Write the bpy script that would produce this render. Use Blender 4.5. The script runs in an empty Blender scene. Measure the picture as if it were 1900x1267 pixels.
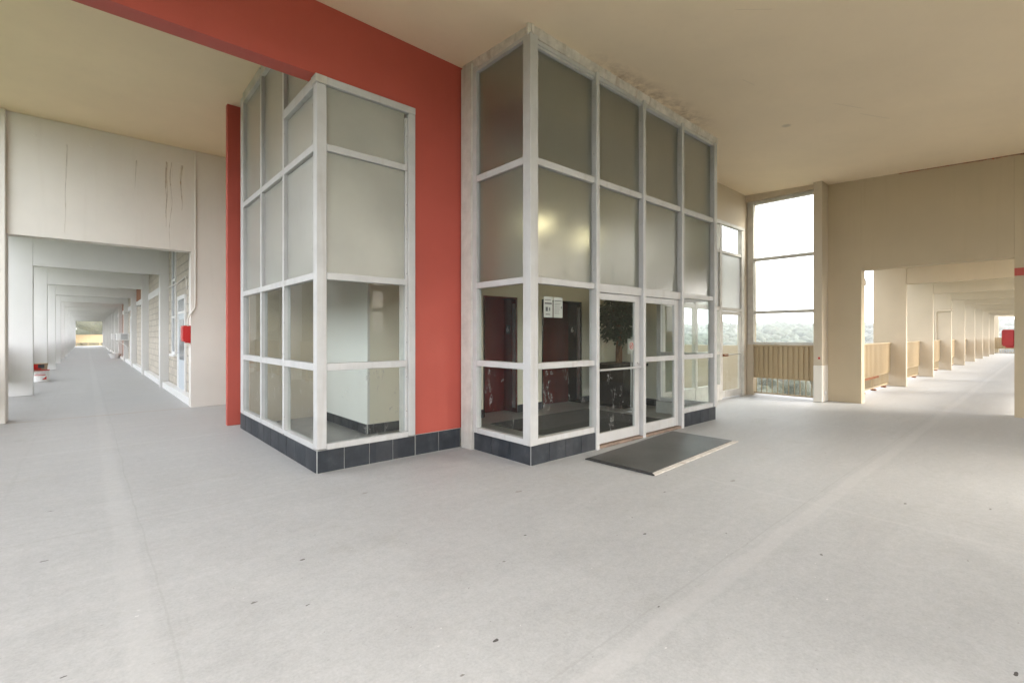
import bpy, bmesh, math, random
import numpy as np
from mathutils import Vector, noise
random.seed(7)
rng = np.random.default_rng(11)
sc = bpy.context.scene
C = sc.collection
rad = math.radians

# ------------------------------------------------------------------ camera, sky, sun, exposure
cam_d = bpy.data.cameras.new('camera')
cam = bpy.data.objects.new('camera', cam_d)
C.objects.link(cam)
cam.location = (0, 0, 1.6)
cam.rotation_euler = (rad(90), 0, rad(48.297 - 90))
cam_d.sensor_width = 36
cam_d.lens = 36 * 886.6 / 1900
cam_d.shift_y = -12.5 / 1900
cam_d.clip_start = 0.05
cam_d.clip_end = 12000
sc.camera = cam

SUN_EL, SUN_AZ = 28.0, -57.0            # azimuth measured from +X towards +Y
w = bpy.data.worlds.new('World'); sc.world = w; w.use_nodes = True
nt = w.node_tree; bg = nt.nodes['Background']
sky = nt.nodes.new('ShaderNodeTexSky'); sky.sky_type = 'NISHITA'; sky.sun_disc = False
sky.sun_elevation = rad(SUN_EL); sky.sun_rotation = rad(90 - SUN_AZ)
sky.air_density = 1.0; sky.dust_density = 4.0; sky.ozone_density = 1.0
mx = nt.nodes.new('ShaderNodeMix'); mx.data_type = 'RGBA'
mx.inputs['Factor'].default_value = 0.72          # a high white overcast over the blue
mx.inputs['B'].default_value = (8.6, 8.7, 8.9, 1)
nt.links.new(sky.outputs[0], mx.inputs['A']); nt.links.new(mx.outputs['Result'], bg.inputs[0])
bg.inputs[1].default_value = 0.145
sd = bpy.data.lights.new('sun', 'SUN'); sd.energy = 1.1; sd.angle = rad(22); sd.color = (1, .965, .91)
sun = bpy.data.objects.new('sun', sd); C.objects.link(sun)
sun.rotation_euler = (rad(90 - SUN_EL), 0, rad(SUN_AZ + 90)); sun.location = (0, 0, 40)
sc.view_settings.view_transform = 'Standard'; sc.view_settings.look = 'None'
sc.view_settings.exposure = 2.3; sc.view_settings.gamma = 1
cy = sc.cycles
cy.max_bounces = 14; cy.diffuse_bounces = 8; cy.glossy_bounces = 5; cy.transmission_bounces = 8
cy.transparent_max_bounces = 32; cy.sample_clamp_indirect = 8
cy.use_denoising = True
cy.caustics_reflective = False; cy.caustics_refractive = False

# ------------------------------------------------------------------ materials
def new_mat(name):
    m = bpy.data.materials.new(name); m.use_nodes = True
    return m, m.node_tree, m.node_tree.nodes['Principled BSDF']
def N(nt, t, **kw):
    n = nt.nodes.new(t)
    for k, v in kw.items(): setattr(n, k, v)
    return n
def noise_n(nt, vec, scale, detail=5, rough=.55):
    n = N(nt, 'ShaderNodeTexNoise'); n.inputs['Scale'].default_value = scale
    n.inputs['Detail'].default_value = detail; n.inputs['Roughness'].default_value = rough
    nt.links.new(vec, n.inputs['Vector']); return n.outputs['Fac']
def ramp(nt, fac, stops):
    r = N(nt, 'ShaderNodeValToRGB'); e = r.color_ramp.elements
    while len(e) < len(stops): e.new(.5)
    for el, (p, c) in zip(e, stops):
        el.position = p; el.color = (*c, 1) if len(c) == 3 else c
    nt.links.new(fac, r.inputs[0]); return r.outputs[0]
def mixc(nt, f, a, b, mode='MIX'):
    m = N(nt, 'ShaderNodeMix', data_type='RGBA', blend_type=mode)
    for key, v in (('Factor', f), ('A', a), ('B', b)):
        s = m.inputs[key]
        if isinstance(v, (int, float)): s.default_value = v
        elif isinstance(v, tuple): s.default_value = (*v, 1) if len(v) == 3 else v
        else: nt.links.new(v, s)
    return m.outputs['Result']
def math_n(nt, op, a, b=0.0, c=None, clamp=False):
    m = N(nt, 'ShaderNodeMath', operation=op, use_clamp=clamp)
    for i, v in enumerate((a, b) if c is None else (a, b, c)):
        if isinstance(v, (int, float)): m.inputs[i].default_value = v
        else: nt.links.new(v, m.inputs[i])
    return m.outputs[0]
def geo(nt): return N(nt, 'ShaderNodeNewGeometry').outputs['Position']
def bump(nt, b, h, strength=.2, dist=.01):
    n = N(nt, 'ShaderNodeBump'); n.inputs['Strength'].default_value = strength
    n.inputs['Distance'].default_value = dist
    nt.links.new(h, n.inputs['Height']); nt.links.new(n.outputs[0], b.inputs['Normal'])
def scalevec(nt, vec, s):
    m = N(nt, 'ShaderNodeVectorMath', operation='MULTIPLY'); nt.links.new(vec, m.inputs[0]); m.inputs[1].default_value = s
    return m.outputs[0]

def painted(name, col, var=.06, rough=.6, bstr=.25, grime=(.35, .28, .18), gamt=.15, spec=.3, vscale=.7):
    """painted masonry or metal: mottled tone, roller stipple, thin vertical runs and smudges"""
    m, nt, b = new_mat(name); p = geo(nt)
    a = noise_n(nt, p, vscale, 6, .6)
    runs = noise_n(nt, scalevec(nt, p, (7, 7, .45)), 1.2, 4)
    d = tuple(c * (1 - var * 1.6) for c in col); l = tuple(min(1, c * (1 + var)) for c in col)
    base = ramp(nt, a, [(.3, d), (.7, l)])
    rmask = ramp(nt, runs, [(.56, (0, 0, 0)), (.8, (1, 1, 1))])
    base = mixc(nt, math_n(nt, 'MULTIPLY', rmask, gamt), base, tuple(c * g for c, g in zip(col, grime)))
    sp = noise_n(nt, p, 38, 3, .6)
    spm = ramp(nt, sp, [(.7, (0, 0, 0)), (.76, (1, 1, 1))])
    base = mixc(nt, math_n(nt, 'MULTIPLY', spm, gamt * .7), base, tuple(c * .5 for c in col))
    nt.links.new(base, b.inputs['Base Color'])
    b.inputs['Roughness'].default_value = rough; b.inputs['Specular IOR Level'].default_value = spec
    h = math_n(nt, 'ADD', noise_n(nt, p, 140, 2), math_n(nt, 'MULTIPLY', noise_n(nt, p, 9, 4), 2.0))
    bump(nt, b, h, bstr, .004)
    return m
def plain(name, col, rough=.5, metal=0.0, spec=.5, emis=None, var=.06):
    m, nt, b = new_mat(name); p = geo(nt)
    a = noise_n(nt, p, 14, 4)
    nt.links.new(ramp(nt, a, [(.3, tuple(c * (1 - var) for c in col)), (.7, tuple(min(1, c * (1 + var)) for c in col))]), b.inputs['Base Color'])
    b.inputs['Roughness'].default_value = rough; b.inputs['Metallic'].default_value = metal
    b.inputs['Specular IOR Level'].default_value = spec
    if emis: b.inputs['Emission Color'].default_value = (*emis[0], 1); b.inputs['Emission Strength'].default_value = emis[1]
    return m

M = {}
M['ceil'] = painted('ceiling_paint', (.84, .70, .51), .03, .75, .2, gamt=.05)
M['beige'] = painted('beige_wall_paint', (.50, .415, .29), .04, .65, .3, gamt=.07)
M['pale'] = painted('pale_grey_paint', (.70, .675, .63), .04, .65, .3, gamt=.07)
M['white'] = painted('off_white_corridor_paint', (.66, .655, .64), .04, .65, .3, gamt=.07)
M['cream'] = painted('cream_wall_paint', (.53, .455, .35), .04, .65, .3, gamt=.08)
M['lobby'] = painted('lobby_wall_paint', (.82, .785, .65), .03, .6, .12, gamt=.04)
M['lobbyw'] = painted('lobby_white_paint', (.78, .77, .73), .03, .6, .12, gamt=.04)
M['red'] = painted('red_wall_paint', (.45, .088, .064), .05, .5, .3, grime=(.7, .6, .6), gamt=.12, spec=.35)
M['patch'] = painted('white_primer_patch', (.74, .70, .63), .03, .65, .2)
M['frame'] = painted('frame_paint', (.52, .52, .515), .05, .42, .1, grime=(.6, .5, .4), gamt=.4, vscale=4)
M['framew'] = painted('old_white_frame_paint', (.58, .56, .52), .09, .5, .2, grime=(.55, .45, .3), gamt=.5, vscale=5)
M['plaster'] = painted('crusty_white_plaster', (.66, .62, .57), .14, .85, 1.0, grime=(.5, .35, .25), gamt=.8, vscale=9)
M['alum'] = plain('brushed_aluminium', (.62, .62, .62), .32, .9)
M['panel'] = painted('tan_railing_paint', (.42, .325, .20), .06, .5, .12, grime=(.6, .45, .3), gamt=.3)
M['gasket'] = plain('dark_gasket', (.035, .035, .035), .6)
M['whitepl'] = plain('white_plastic', (.78, .78, .77), .4)
M['grey'] = plain('grey_plastic', (.33, .34, .35), .5)
M['paper'] = plain('paper', (.36, .38, .35), .7)
M['ink'] = plain('black_ink', (.04, .04, .045), .6)
M['redmetal'] = plain('red_enamel', (.52, .016, .016), .3, 0, .5, var=.04)
M['block'] = None
M['rust'] = None
M['blackpot'] = plain('black_planter_plastic', (.014, .013, .012), .22)
M['bronze'] = plain('worn_bronze_threshold', (.22, .16, .12), .6, var=.3)
M['soil'] = plain('dark_soil', (.05, .035, .025), .9, var=.4)
M['leaf'] = plain('dark_green_leaf', (.055, .095, .058), .55, spec=.22, var=.5)
M['brown'] = painted('red_brown_brick', (.36, .17, .10), .12, .8, .4)
M['blkdoor'] = plain('black_granite_jamb', (.012, .012, .012), .12)
M['grout'] = plain('pale_grout', (.45, .45, .43), .8)
M['doorpaint'] = plain('pale_door_paint', (.55, .60, .64), .4)
M['lampglow'] = plain('lamp_glow', (.9, .8, .55), .4, emis=((1, .82, .52), 6.0))
M['yellow'] = plain('tan_cardboard', (.40, .30, .20), .7)

def ceil_marks():
    m = M['ceil']; nt = m.node_tree; b = nt.nodes['Principled BSDF']; p = geo(nt); src = b.inputs['Base Color'].links[0].from_socket
    sp = N(nt, 'ShaderNodeSeparateXYZ'); nt.links.new(p, sp.inputs[0])
    def rng_(v, a, b_, c_, d_): 
        mr = N(nt, 'ShaderNodeMapRange', interpolation_type='SMOOTHSTEP'); nt.links.new(v, mr.inputs['Value'])
        for k_, x_ in zip(('From Min', 'From Max', 'To Min', 'To Max'), (a, b_, c_, d_)): mr.inputs[k_].default_value = x_
        return mr.outputs[0]
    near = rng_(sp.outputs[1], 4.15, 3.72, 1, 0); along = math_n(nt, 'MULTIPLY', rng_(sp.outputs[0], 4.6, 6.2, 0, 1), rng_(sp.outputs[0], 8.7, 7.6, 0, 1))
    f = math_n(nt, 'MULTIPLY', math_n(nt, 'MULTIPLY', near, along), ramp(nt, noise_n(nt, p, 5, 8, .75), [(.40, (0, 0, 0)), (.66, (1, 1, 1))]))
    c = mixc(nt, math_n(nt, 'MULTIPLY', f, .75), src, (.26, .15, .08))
    for (x, y, a_, L, w_) in ((9.0, 2.1, .5, .28, .006), (9.7, 1.9, .5, .3, .006), (5.6, 2.2, .8, .2, .004), (1.2, 7.4, 1.2, .35, .006), (7.2, 2.9, .2, .15, .004)):
        v = N(nt, 'ShaderNodeVectorMath', operation='SUBTRACT'); nt.links.new(p, v.inputs[0]); v.inputs[1].default_value = (x, y, 0)
        rt = N(nt, 'ShaderNodeVectorRotate', rotation_type='Z_AXIS'); rt.inputs['Angle'].default_value = a_; nt.links.new(v.outputs[0], rt.inputs['Vector'])
        q = N(nt, 'ShaderNodeSeparateXYZ'); nt.links.new(rt.outputs[0], q.inputs[0])
        f = math_n(nt, 'MULTIPLY', math_n(nt, 'LESS_THAN', math_n(nt, 'ABSOLUTE', q.outputs[0]), L), math_n(nt, 'LESS_THAN', math_n(nt, 'ABSOLUTE', q.outputs[1]), w_))
        c = mixc(nt, math_n(nt, 'MULTIPLY', f, .28), c, (.3, .22, .14))
    v = N(nt, 'ShaderNodeVectorMath', operation='DISTANCE'); nt.links.new(scalevec(nt, p, (1, 1, 0)), v.inputs[0]); v.inputs[1].default_value = (9.15, 3.05, 0)
    c = mixc(nt, math_n(nt, 'MULTIPLY', rng_(v.outputs['Value'], .03, .10, 1, 0), .4), c, (.25, .2, .14))
    nt.links.new(c, b.inputs['Base Color'])
ceil_marks()
def floor_mat():
    m, nt, b = new_mat('worn_concrete'); p = geo(nt)
    big = noise_n(nt, p, .35, 6, .6); mid = noise_n(nt, p, 2.4, 7, .65); fine = noise_n(nt, p, 60, 4, .7)
    streak = noise_n(nt, scalevec(nt, p, (.5, 2.6, 1)), 1.6, 6, .6)
    c = ramp(nt, big, [(.3, (.365, .367, .366)), (.7, (.43, .434, .434))])
    c = mixc(nt, .55, c, ramp(nt, mid, [(.25, (.30, .30, .298)), (.5, (.405, .407, .405)), (.8, (.48, .482, .48))]))
    c = mixc(nt, math_n(nt, 'MULTIPLY', ramp(nt, streak, [(.5, (0, 0, 0)), (.75, (1, 1, 1))]), .28), c, (.58, .575, .56))
    c = mixc(nt, .22, c, ramp(nt, fine, [(.3, (.22, .22, .21)), (.7, (.62, .61, .6))]))
    # warm dirt towards the far bays
    dirt = noise_n(nt, p, .9, 8, .72)
    c = mixc(nt, math_n(nt, 'MULTIPLY', ramp(nt, dirt, [(.58, (0, 0, 0)), (.78, (1, 1, 1))]), .45), c, (.27, .25, .21))
    c = mixc(nt, .16, c, ramp(nt, noise_n(nt, p, 14, 8, .8), [(.35, (.24, .235, .22)), (.65, (.62, .615, .6))]))
    # scuffed darker crescents and pits: voronoi cells switched on by a second noise
    sep = N(nt, 'ShaderNodeSeparateXYZ'); nt.links.new(p, sep.inputs[0])
    for sc_, thr, amt, col, on in ((1.35, .028, .9, (.07, .065, .06), .52), (3.6, .05, .7, (.12, .11, .095), .56), (11, .09, .55, (.2, .19, .17), .55), (8.0, .07, .7, (.7, .69, .67), .62)):
        v = N(nt, 'ShaderNodeTexVoronoi'); v.inputs['Scale'].default_value = sc_
        wob = N(nt, 'ShaderNodeVectorMath', operation='ADD')
        nn = N(nt, 'ShaderNodeTexNoise'); nn.inputs['Scale'].default_value = 26; nt.links.new(p, nn.inputs['Vector'])
        s2 = scalevec(nt, nn.outputs['Color'], (.03, .03, 0)); nt.links.new(p, wob.inputs[0]); nt.links.new(s2, wob.inputs[1])
        st = scalevec(nt, wob.outputs[0], (1.0, 1.9, 1)); nt.links.new(st, v.inputs['Vector'])
        rr = N(nt, 'ShaderNodeSeparateXYZ'); nt.links.new(v.outputs['Color'], rr.inputs[0])
        size = math_n(nt, 'MULTIPLY', rr.outputs[0], thr)
        mk = math_n(nt, 'LESS_THAN', v.outputs['Distance'], size)
        mk = math_n(nt, 'MULTIPLY', mk, math_n(nt, 'GREATER_THAN', rr.outputs[1], on))
        c = mixc(nt, math_n(nt, 'MULTIPLY', mk, amt), c, col)
    # trowelled repair bands and slab joints (position along X or Y)
    def band(axis, at, half, amt, col, lo=None, hi=None, wobble=.05):
        nonlocal c
        wn = noise_n(nt, p, 1.1, 4); x = math_n(nt, 'ADD', sep.outputs[axis], math_n(nt, 'MULTIPLY', math_n(nt, 'SUBTRACT', wn, .5), wobble * 2))
        dd = math_n(nt, 'ABSOLUTE', math_n(nt, 'SUBTRACT', x, at))
        mk = N(nt, 'ShaderNodeMapRange'); mk.inputs['From Min'].default_value = half; mk.inputs['From Max'].default_value = half * .6
        nt.links.new(dd, mk.inputs['Value']); f = mk.outputs[0]
        if lo is not None:
            o = sep.outputs[1 - axis]
            f = math_n(nt, 'MULTIPLY', f, math_n(nt, 'GREATER_THAN', o, lo)); f = math_n(nt, 'MULTIPLY', f, math_n(nt, 'LESS_THAN', o, hi))
        f = math_n(nt, 'MULTIPLY', f, math_n(nt, 'ADD', math_n(nt, 'MULTIPLY', noise_n(nt, p, 5, 5), amt), amt * .5))
        c = mixc(nt, f, c, col)
    band(0, .22, .09, .2, (.53, .525, .51)); band(0, .34, .008, .25, (.30, .295, .28))
    band(1, 1.42, .075, .28, (.54, .53, .52)); band(1, 1.54, .008, .2, (.27, .26, .25), wobble=.02)
    band(0, 5.15, .03, .12, (.60, .59, .57), -3, 4.0); band(0, 5.62, .012, .2, (.3, .29, .27), -3, 2.6)
    band(0, 9.8, .03, .15, (.6, .59, .57), -3, 4.0); band(1, 5.2, .02, .2, (.32, .31, .29), -2, 1.9)
    band(1, 12.5, .03, .8, (.36, .27, .18), -1.1, 1.7, .02); band(0, 13.2, .025, .6, (.34, .31, .26), .4, 2.9)
    band(1, 8.9, .05, .15, (.57, .565, .55), -2, 1.8); band(0, -.6, .02, .15, (.33, .32, .31))
    wob = N(nt, 'ShaderNodeVectorMath', operation='ADD'); nn = N(nt, 'ShaderNodeTexNoise'); nn.inputs['Scale'].default_value = 30; nt.links.new(p, nn.inputs['Vector'])
    nt.links.new(p, wob.inputs[0]); nt.links.new(scalevec(nt, nn.outputs['Color'], (.035, .035, 0)), wob.inputs[1])
    for (sx, sy, rr_, st_, col) in ((3.28, .10, .030, 2.6, .06), (1.32, 1.83, .016, 1.6, .2), (-.08, 3.07, .018, 2.6, .1), (1.6, 1.93, .018, 1.5, .07), (.75, 3.16, .026, 1.8, .16), (2.62, 2.78, .020, 1.6, .08), (3.36, 2.16, .022, 1.9, .1), (2.52, 1.53, .016, 2.2, .08), (-.22, 4.73, .028, 3, .14), (-.24, 6.03, .03, 3, .15), (1.15, 3.54, .022, 2, .14), (.98, 2.92, .014, 2, .12), (4.4, 2.6, .03, 2.5, .2), (3.3, 3.6, .05, 2.5, .28), (4.0, 1.1, .02, 2, .15), (5.8, .9, .03, 2.4, .15), (6.2, .35, .03, 3, .2), (2.1, 4.6, .05, 3, .28), (5.3, 2.3, .05, 2, .25)):
        v = N(nt, 'ShaderNodeVectorMath', operation='SUBTRACT'); nt.links.new(wob.outputs[0], v.inputs[0]); v.inputs[1].default_value = (sx + .017, sy + .017, 0)
        v = scalevec(nt, v.outputs[0], (1, st_, 0)); le = N(nt, 'ShaderNodeVectorMath', operation='LENGTH'); nt.links.new(v, le.inputs[0])
        c = mixc(nt, math_n(nt, 'LESS_THAN', le.outputs['Value'], rr_ * .8), c, (col, col * .95, col * .86))
    nt.links.new(c, b.inputs['Base Color'])
    nt.links.new(ramp(nt, mid, [(.3, (.46, .46, .46)), (.75, (.72, .72, .72))]), b.inputs['Roughness'])
    b.inputs['Specular IOR Level'].default_value = .35
    h = math_n(nt, 'ADD', math_n(nt, 'MULTIPLY', fine, .6), math_n(nt, 'MULTIPLY', noise_n(nt, p, 220, 2), .5))
    bump(nt, b, h, .35, .006)
    return m
M['floor'] = floor_mat()

def slate(name, swap=False):
    m, nt, b = new_mat(name); p = geo(nt)
    a = noise_n(nt, p, 5, 6, .65); f = noise_n(nt, p, 40, 4)
    v = N(nt, 'ShaderNodeTexWhiteNoise', noise_dimensions='3D')
    sn = N(nt, 'ShaderNodeVectorMath', operation='SNAP'); nt.links.new(p, sn.inputs[0]); sn.inputs[1].default_value = (.3, .3, 5)
    nt.links.new(sn.outputs[0], v.inputs['Vector'])
    c = ramp(nt, a, [(.3, (.014, .017, .022)), (.55, (.032, .038, .046)), (.75, (.075, .08, .085))])
    c = mixc(nt, .3, c, ramp(nt, v.outputs['Value'], [(0, (.016, .022, .03)), (1, (.075, .075, .08))]))
    nt.links.new(c, b.inputs['Base Color']); b.inputs['Roughness'].default_value = .5; b.inputs['Specular IOR Level'].default_value = .25
    bump(nt, b, math_n(nt, 'ADD', a, math_n(nt, 'MULTIPLY', f, .3)), .4, .01)
    return m
M['slate'] = slate('slate_tile')
def tilefloor():
    m, nt, b = new_mat('lobby_floor_tile'); p = geo(nt)
    br = N(nt, 'ShaderNodeTexBrick'); br.offset = 0; br.inputs['Scale'].default_value = 1
    br.inputs['Brick Width'].default_value = .45; br.inputs['Row Height'].default_value = .45; br.inputs['Mortar Size'].default_value = .006
    br.inputs['Color1'].default_value = (.24, .235, .225, 1); br.inputs['Color2'].default_value = (.30, .29, .275, 1); br.inputs['Mortar'].default_value = (.36, .35, .33, 1)
    nt.links.new(p, br.inputs['Vector'])
    c = mixc(nt, .4, br.outputs['Color'], ramp(nt, noise_n(nt, p, 3, 6), [(.3, (.11, .11, .105)), (.7, (.26, .25, .24))]))
    nt.links.new(c, b.inputs['Base Color']); b.inputs['Roughness'].default_value = .3
    return m
M['ltile'] = tilefloor()
def stone():
    m, nt, b = new_mat('split_face_block'); p = geo(nt)
    sp = N(nt, 'ShaderNodeSeparateXYZ'); nt.links.new(p, sp.inputs[0])
    cb = N(nt, 'ShaderNodeCombineXYZ'); nt.links.new(sp.outputs[1], cb.inputs[0]); nt.links.new(sp.outputs[2], cb.inputs[1])
    br = N(nt, 'ShaderNodeTexBrick'); br.inputs['Scale'].default_value = 1
    br.inputs['Brick Width'].default_value = .42; br.inputs['Row Height'].default_value = .215; br.inputs['Mortar Size'].default_value = .012
    br.inputs['Mortar Smooth'].default_value = .3
    br.inputs['Color1'].default_value = (.66, .60, .50, 1); br.inputs['Color2'].default_value = (.50, .45, .38, 1); br.inputs['Mortar'].default_value = (.27, .245, .21, 1)
    nt.links.new(cb.outputs[0], br.inputs['Vector'])
    n1 = noise_n(nt, p, 9, 6, .7)
    c = mixc(nt, .45, br.outputs['Color'], ramp(nt, n1, [(.3, (.38, .34, .28)), (.7, (.74, .69, .60))]))
    nt.links.new(c, b.inputs['Base Color']); b.inputs['Roughness'].default_value = .9
    h = math_n(nt, 'SUBTRACT', math_n(nt, 'MULTIPLY', n1, 1.5), math_n(nt, 'MULTIPLY', br.outputs['Fac'], 1.2))
    bump(nt, b, h, .9, .05)
    return m
M['block'] = stone()
def rust():
    m, nt, b = new_mat('rust'); p = geo(nt)
    nt.links.new(ramp(nt, noise_n(nt, p, 30, 6, .7), [(.35, (.10, .03, .012)), (.6, (.28, .10, .03)), (.75, (.42, .30, .18))]), b.inputs['Base Color'])
    b.inputs['Roughness'].default_value = .9; bump(nt, b, noise_n(nt, p, 60, 4), .6, .01); return m
M['rust'] = rust()
def streak_mat(name, col, amt):
    m, nt, b = new_mat(name); p = geo(nt)
    nt.links.new(ramp(nt, noise_n(nt, p, 18, 4), [(.3, tuple(c * .6 for c in col)), (.7, col)]), b.inputs['Base Color'])
    b.inputs['Roughness'].default_value = .8
    a = ramp(nt, noise_n(nt, scalevec(nt, p, (30, 30, 3)), 1.5, 5, .7), [(.3, (0, 0, 0)), (.65, (1, 1, 1))])
    nt.links.new(math_n(nt, 'MULTIPLY', a, amt), b.inputs['Alpha']); return m
M['stain'] = streak_mat('rust_stain', (.80, .58, .28), .5)
M['crack'] = streak_mat('hairline_crack', (.62, .44, .24), .4)
M['soot'] = streak_mat('sooty_stain', (.14, .09, .05), .45)
M['orange'] = streak_mat('orange_sealant', (.50, .09, .02), .95)
def rubber():
    m, nt, b = new_mat('dusty_rubber_mat'); p = geo(nt)
    c = ramp(nt, noise_n(nt, p, 1.8, 6, .65), [(.3, (.035, .034, .030)), (.7, (.085, .083, .075))])
    c = mixc(nt, .3, c, ramp(nt, noise_n(nt, p, 90, 3, .7), [(.4, (.02, .02, .02)), (.7, (.13, .125, .115))]))
    nt.links.new(c, b.inputs['Base Color']); b.inputs['Roughness'].default_value = .42
    bump(nt, b, noise_n(nt, p, 120, 2), .5, .004); return m
M['rubber'] = rubber()
M['carpet'] = plain('grey_entrance_carpet', (.055, .053, .05), .95, var=.25)
M['carpet2'] = plain('black_entrance_carpet', (.028, .027, .026), .95, var=.25)
def wood():
    m, nt, b = new_mat('dark_red_door_laminate'); p = geo(nt)
    c = ramp(nt, noise_n(nt, scalevec(nt, p, (6, 6, .8)), 2, 5), [(.3, (.07, .004, .004)), (.7, (.11, .008, .006))])
    nt.links.new(c, b.inputs['Base Color']); b.inputs['Roughness'].default_value = .25; return m
M['reddoor'] = wood()
def bark():
    m, nt, b = new_mat('braided_trunk_bark'); p = geo(nt)
    nt.links.new(ramp(nt, noise_n(nt, scalevec(nt, p, (30, 30, 5)), 2, 6), [(.3, (.09, .04, .02)), (.7, (.33, .19, .10))]), b.inputs['Base Color'])
    b.inputs['Roughness'].default_value = .8; bump(nt, b, noise_n(nt, scalevec(nt, p, (30, 30, 5)), 3, 4), .6, .01); return m
M['bark'] = bark()
def foliage():
    m, nt, b = new_mat('wood_foliage'); p = geo(nt)
    a = noise_n(nt, p, .05, 6, .6); f = noise_n(nt, p, .9, 5, .7)
    c = ramp(nt, a, [(.3, (.032, .044, .026)), (.5, (.050, .058, .032)), (.62, (.072, .064, .036)), (.75, (.11, .072, .045))])
    c = mixc(nt, .5, c, ramp(nt, f, [(.3, (.014, .02, .012)), (.7, (.12, .125, .06))]))
    nt.links.new(c, b.inputs['Base Color']); b.inputs['Roughness'].default_value = .8
    bump(nt, b, noise_n(nt, p, 1.4, 5, .75), 1.0, 1.2); return m
M['forest'] = foliage()
def groundm():
    m, nt, b = new_mat('valley_ground'); p = geo(nt)
    nt.links.new(ramp(nt, noise_n(nt, p, .02, 8, .7), [(.35, (.035, .055, .02)), (.6, (.08, .09, .04)), (.75, (.13, .12, .08))]), b.inputs['Base Color'])
    b.inputs['Roughness'].default_value = .95; return m
M['ground'] = groundm()
def glass(name, tint=(.93, .95, .94), spec=1.0, haze=.0):
    m, nt, b = new_mat(name); out = nt.nodes['Material Output']; nt.nodes.remove(b)
    t = N(nt, 'ShaderNodeBsdfTransparent'); t.inputs[0].default_value = (*tint, 1)
    g = N(nt, 'ShaderNodeBsdfGlossy'); g.inputs['Roughness'].default_value = .01
    fr = N(nt, 'ShaderNodeFresnel'); fr.inputs[0].default_value = 1.45
    p = geo(nt)
    mx = N(nt, 'ShaderNodeMixShader'); front = math_n(nt, 'SUBTRACT', 1.0, N(nt, 'ShaderNodeNewGeometry').outputs['Backfacing']); nt.links.new(math_n(nt, 'MULTIPLY', math_n(nt, 'MULTIPLY', fr.outputs[0], spec * .6, clamp=True), front), mx.inputs[0]); nt.links.new(t.outputs[0], mx.inputs[1]); nt.links.new(g.outputs[0], mx.inputs[2])
    d = N(nt, 'ShaderNodeBsdfDiffuse'); d.inputs[0].default_value = (.7, .7, .68, 1)      # dust and scuffs
    sc_ = noise_n(nt, scalevec(nt, p, (9, 9, 1.7)), 3.0, 8, .8)
    dm = ramp(nt, sc_, [(.60, (0, 0, 0)), (.75, (1, 1, 1))])
    zz = N(nt, 'ShaderNodeSeparateXYZ'); nt.links.new(p, zz.inputs[0])
    ln = math_n(nt, 'LESS_THAN', math_n(nt, 'ABSOLUTE', math_n(nt, 'SUBTRACT', noise_n(nt, scalevec(nt, p, (5, 5, 1.6)), 2.2, 3, .6), .5)), .0035)
    gate = math_n(nt, 'GREATER_THAN', noise_n(nt, scalevec(nt, p, (1, 1, .7)), 6, 2), .585)
    low = math_n(nt, 'LESS_THAN', zz.outputs[2], 1.15)
    scr = math_n(nt, 'MULTIPLY', math_n(nt, 'MULTIPLY', ln, gate), math_n(nt, 'MULTIPLY', low, .55 if haze > .06 else 0.0))
    f = math_n(nt, 'ADD', math_n(nt, 'ADD', math_n(nt, 'MULTIPLY', dm, haze), haze * .12), scr, clamp=True)
    m2 = N(nt, 'ShaderNodeMixShader'); nt.links.new(f, m2.inputs[0]); nt.links.new(mx.outputs[0], m2.inputs[1]); nt.links.new(d.outputs[0], m2.inputs[2])
    nt.links.new(m2.outputs[0], out.inputs[0]); return m
M['glass'] = glass('clear_glass', haze=.07)
M['glassclean'] = glass('clean_clear_glass', haze=.05)
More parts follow.
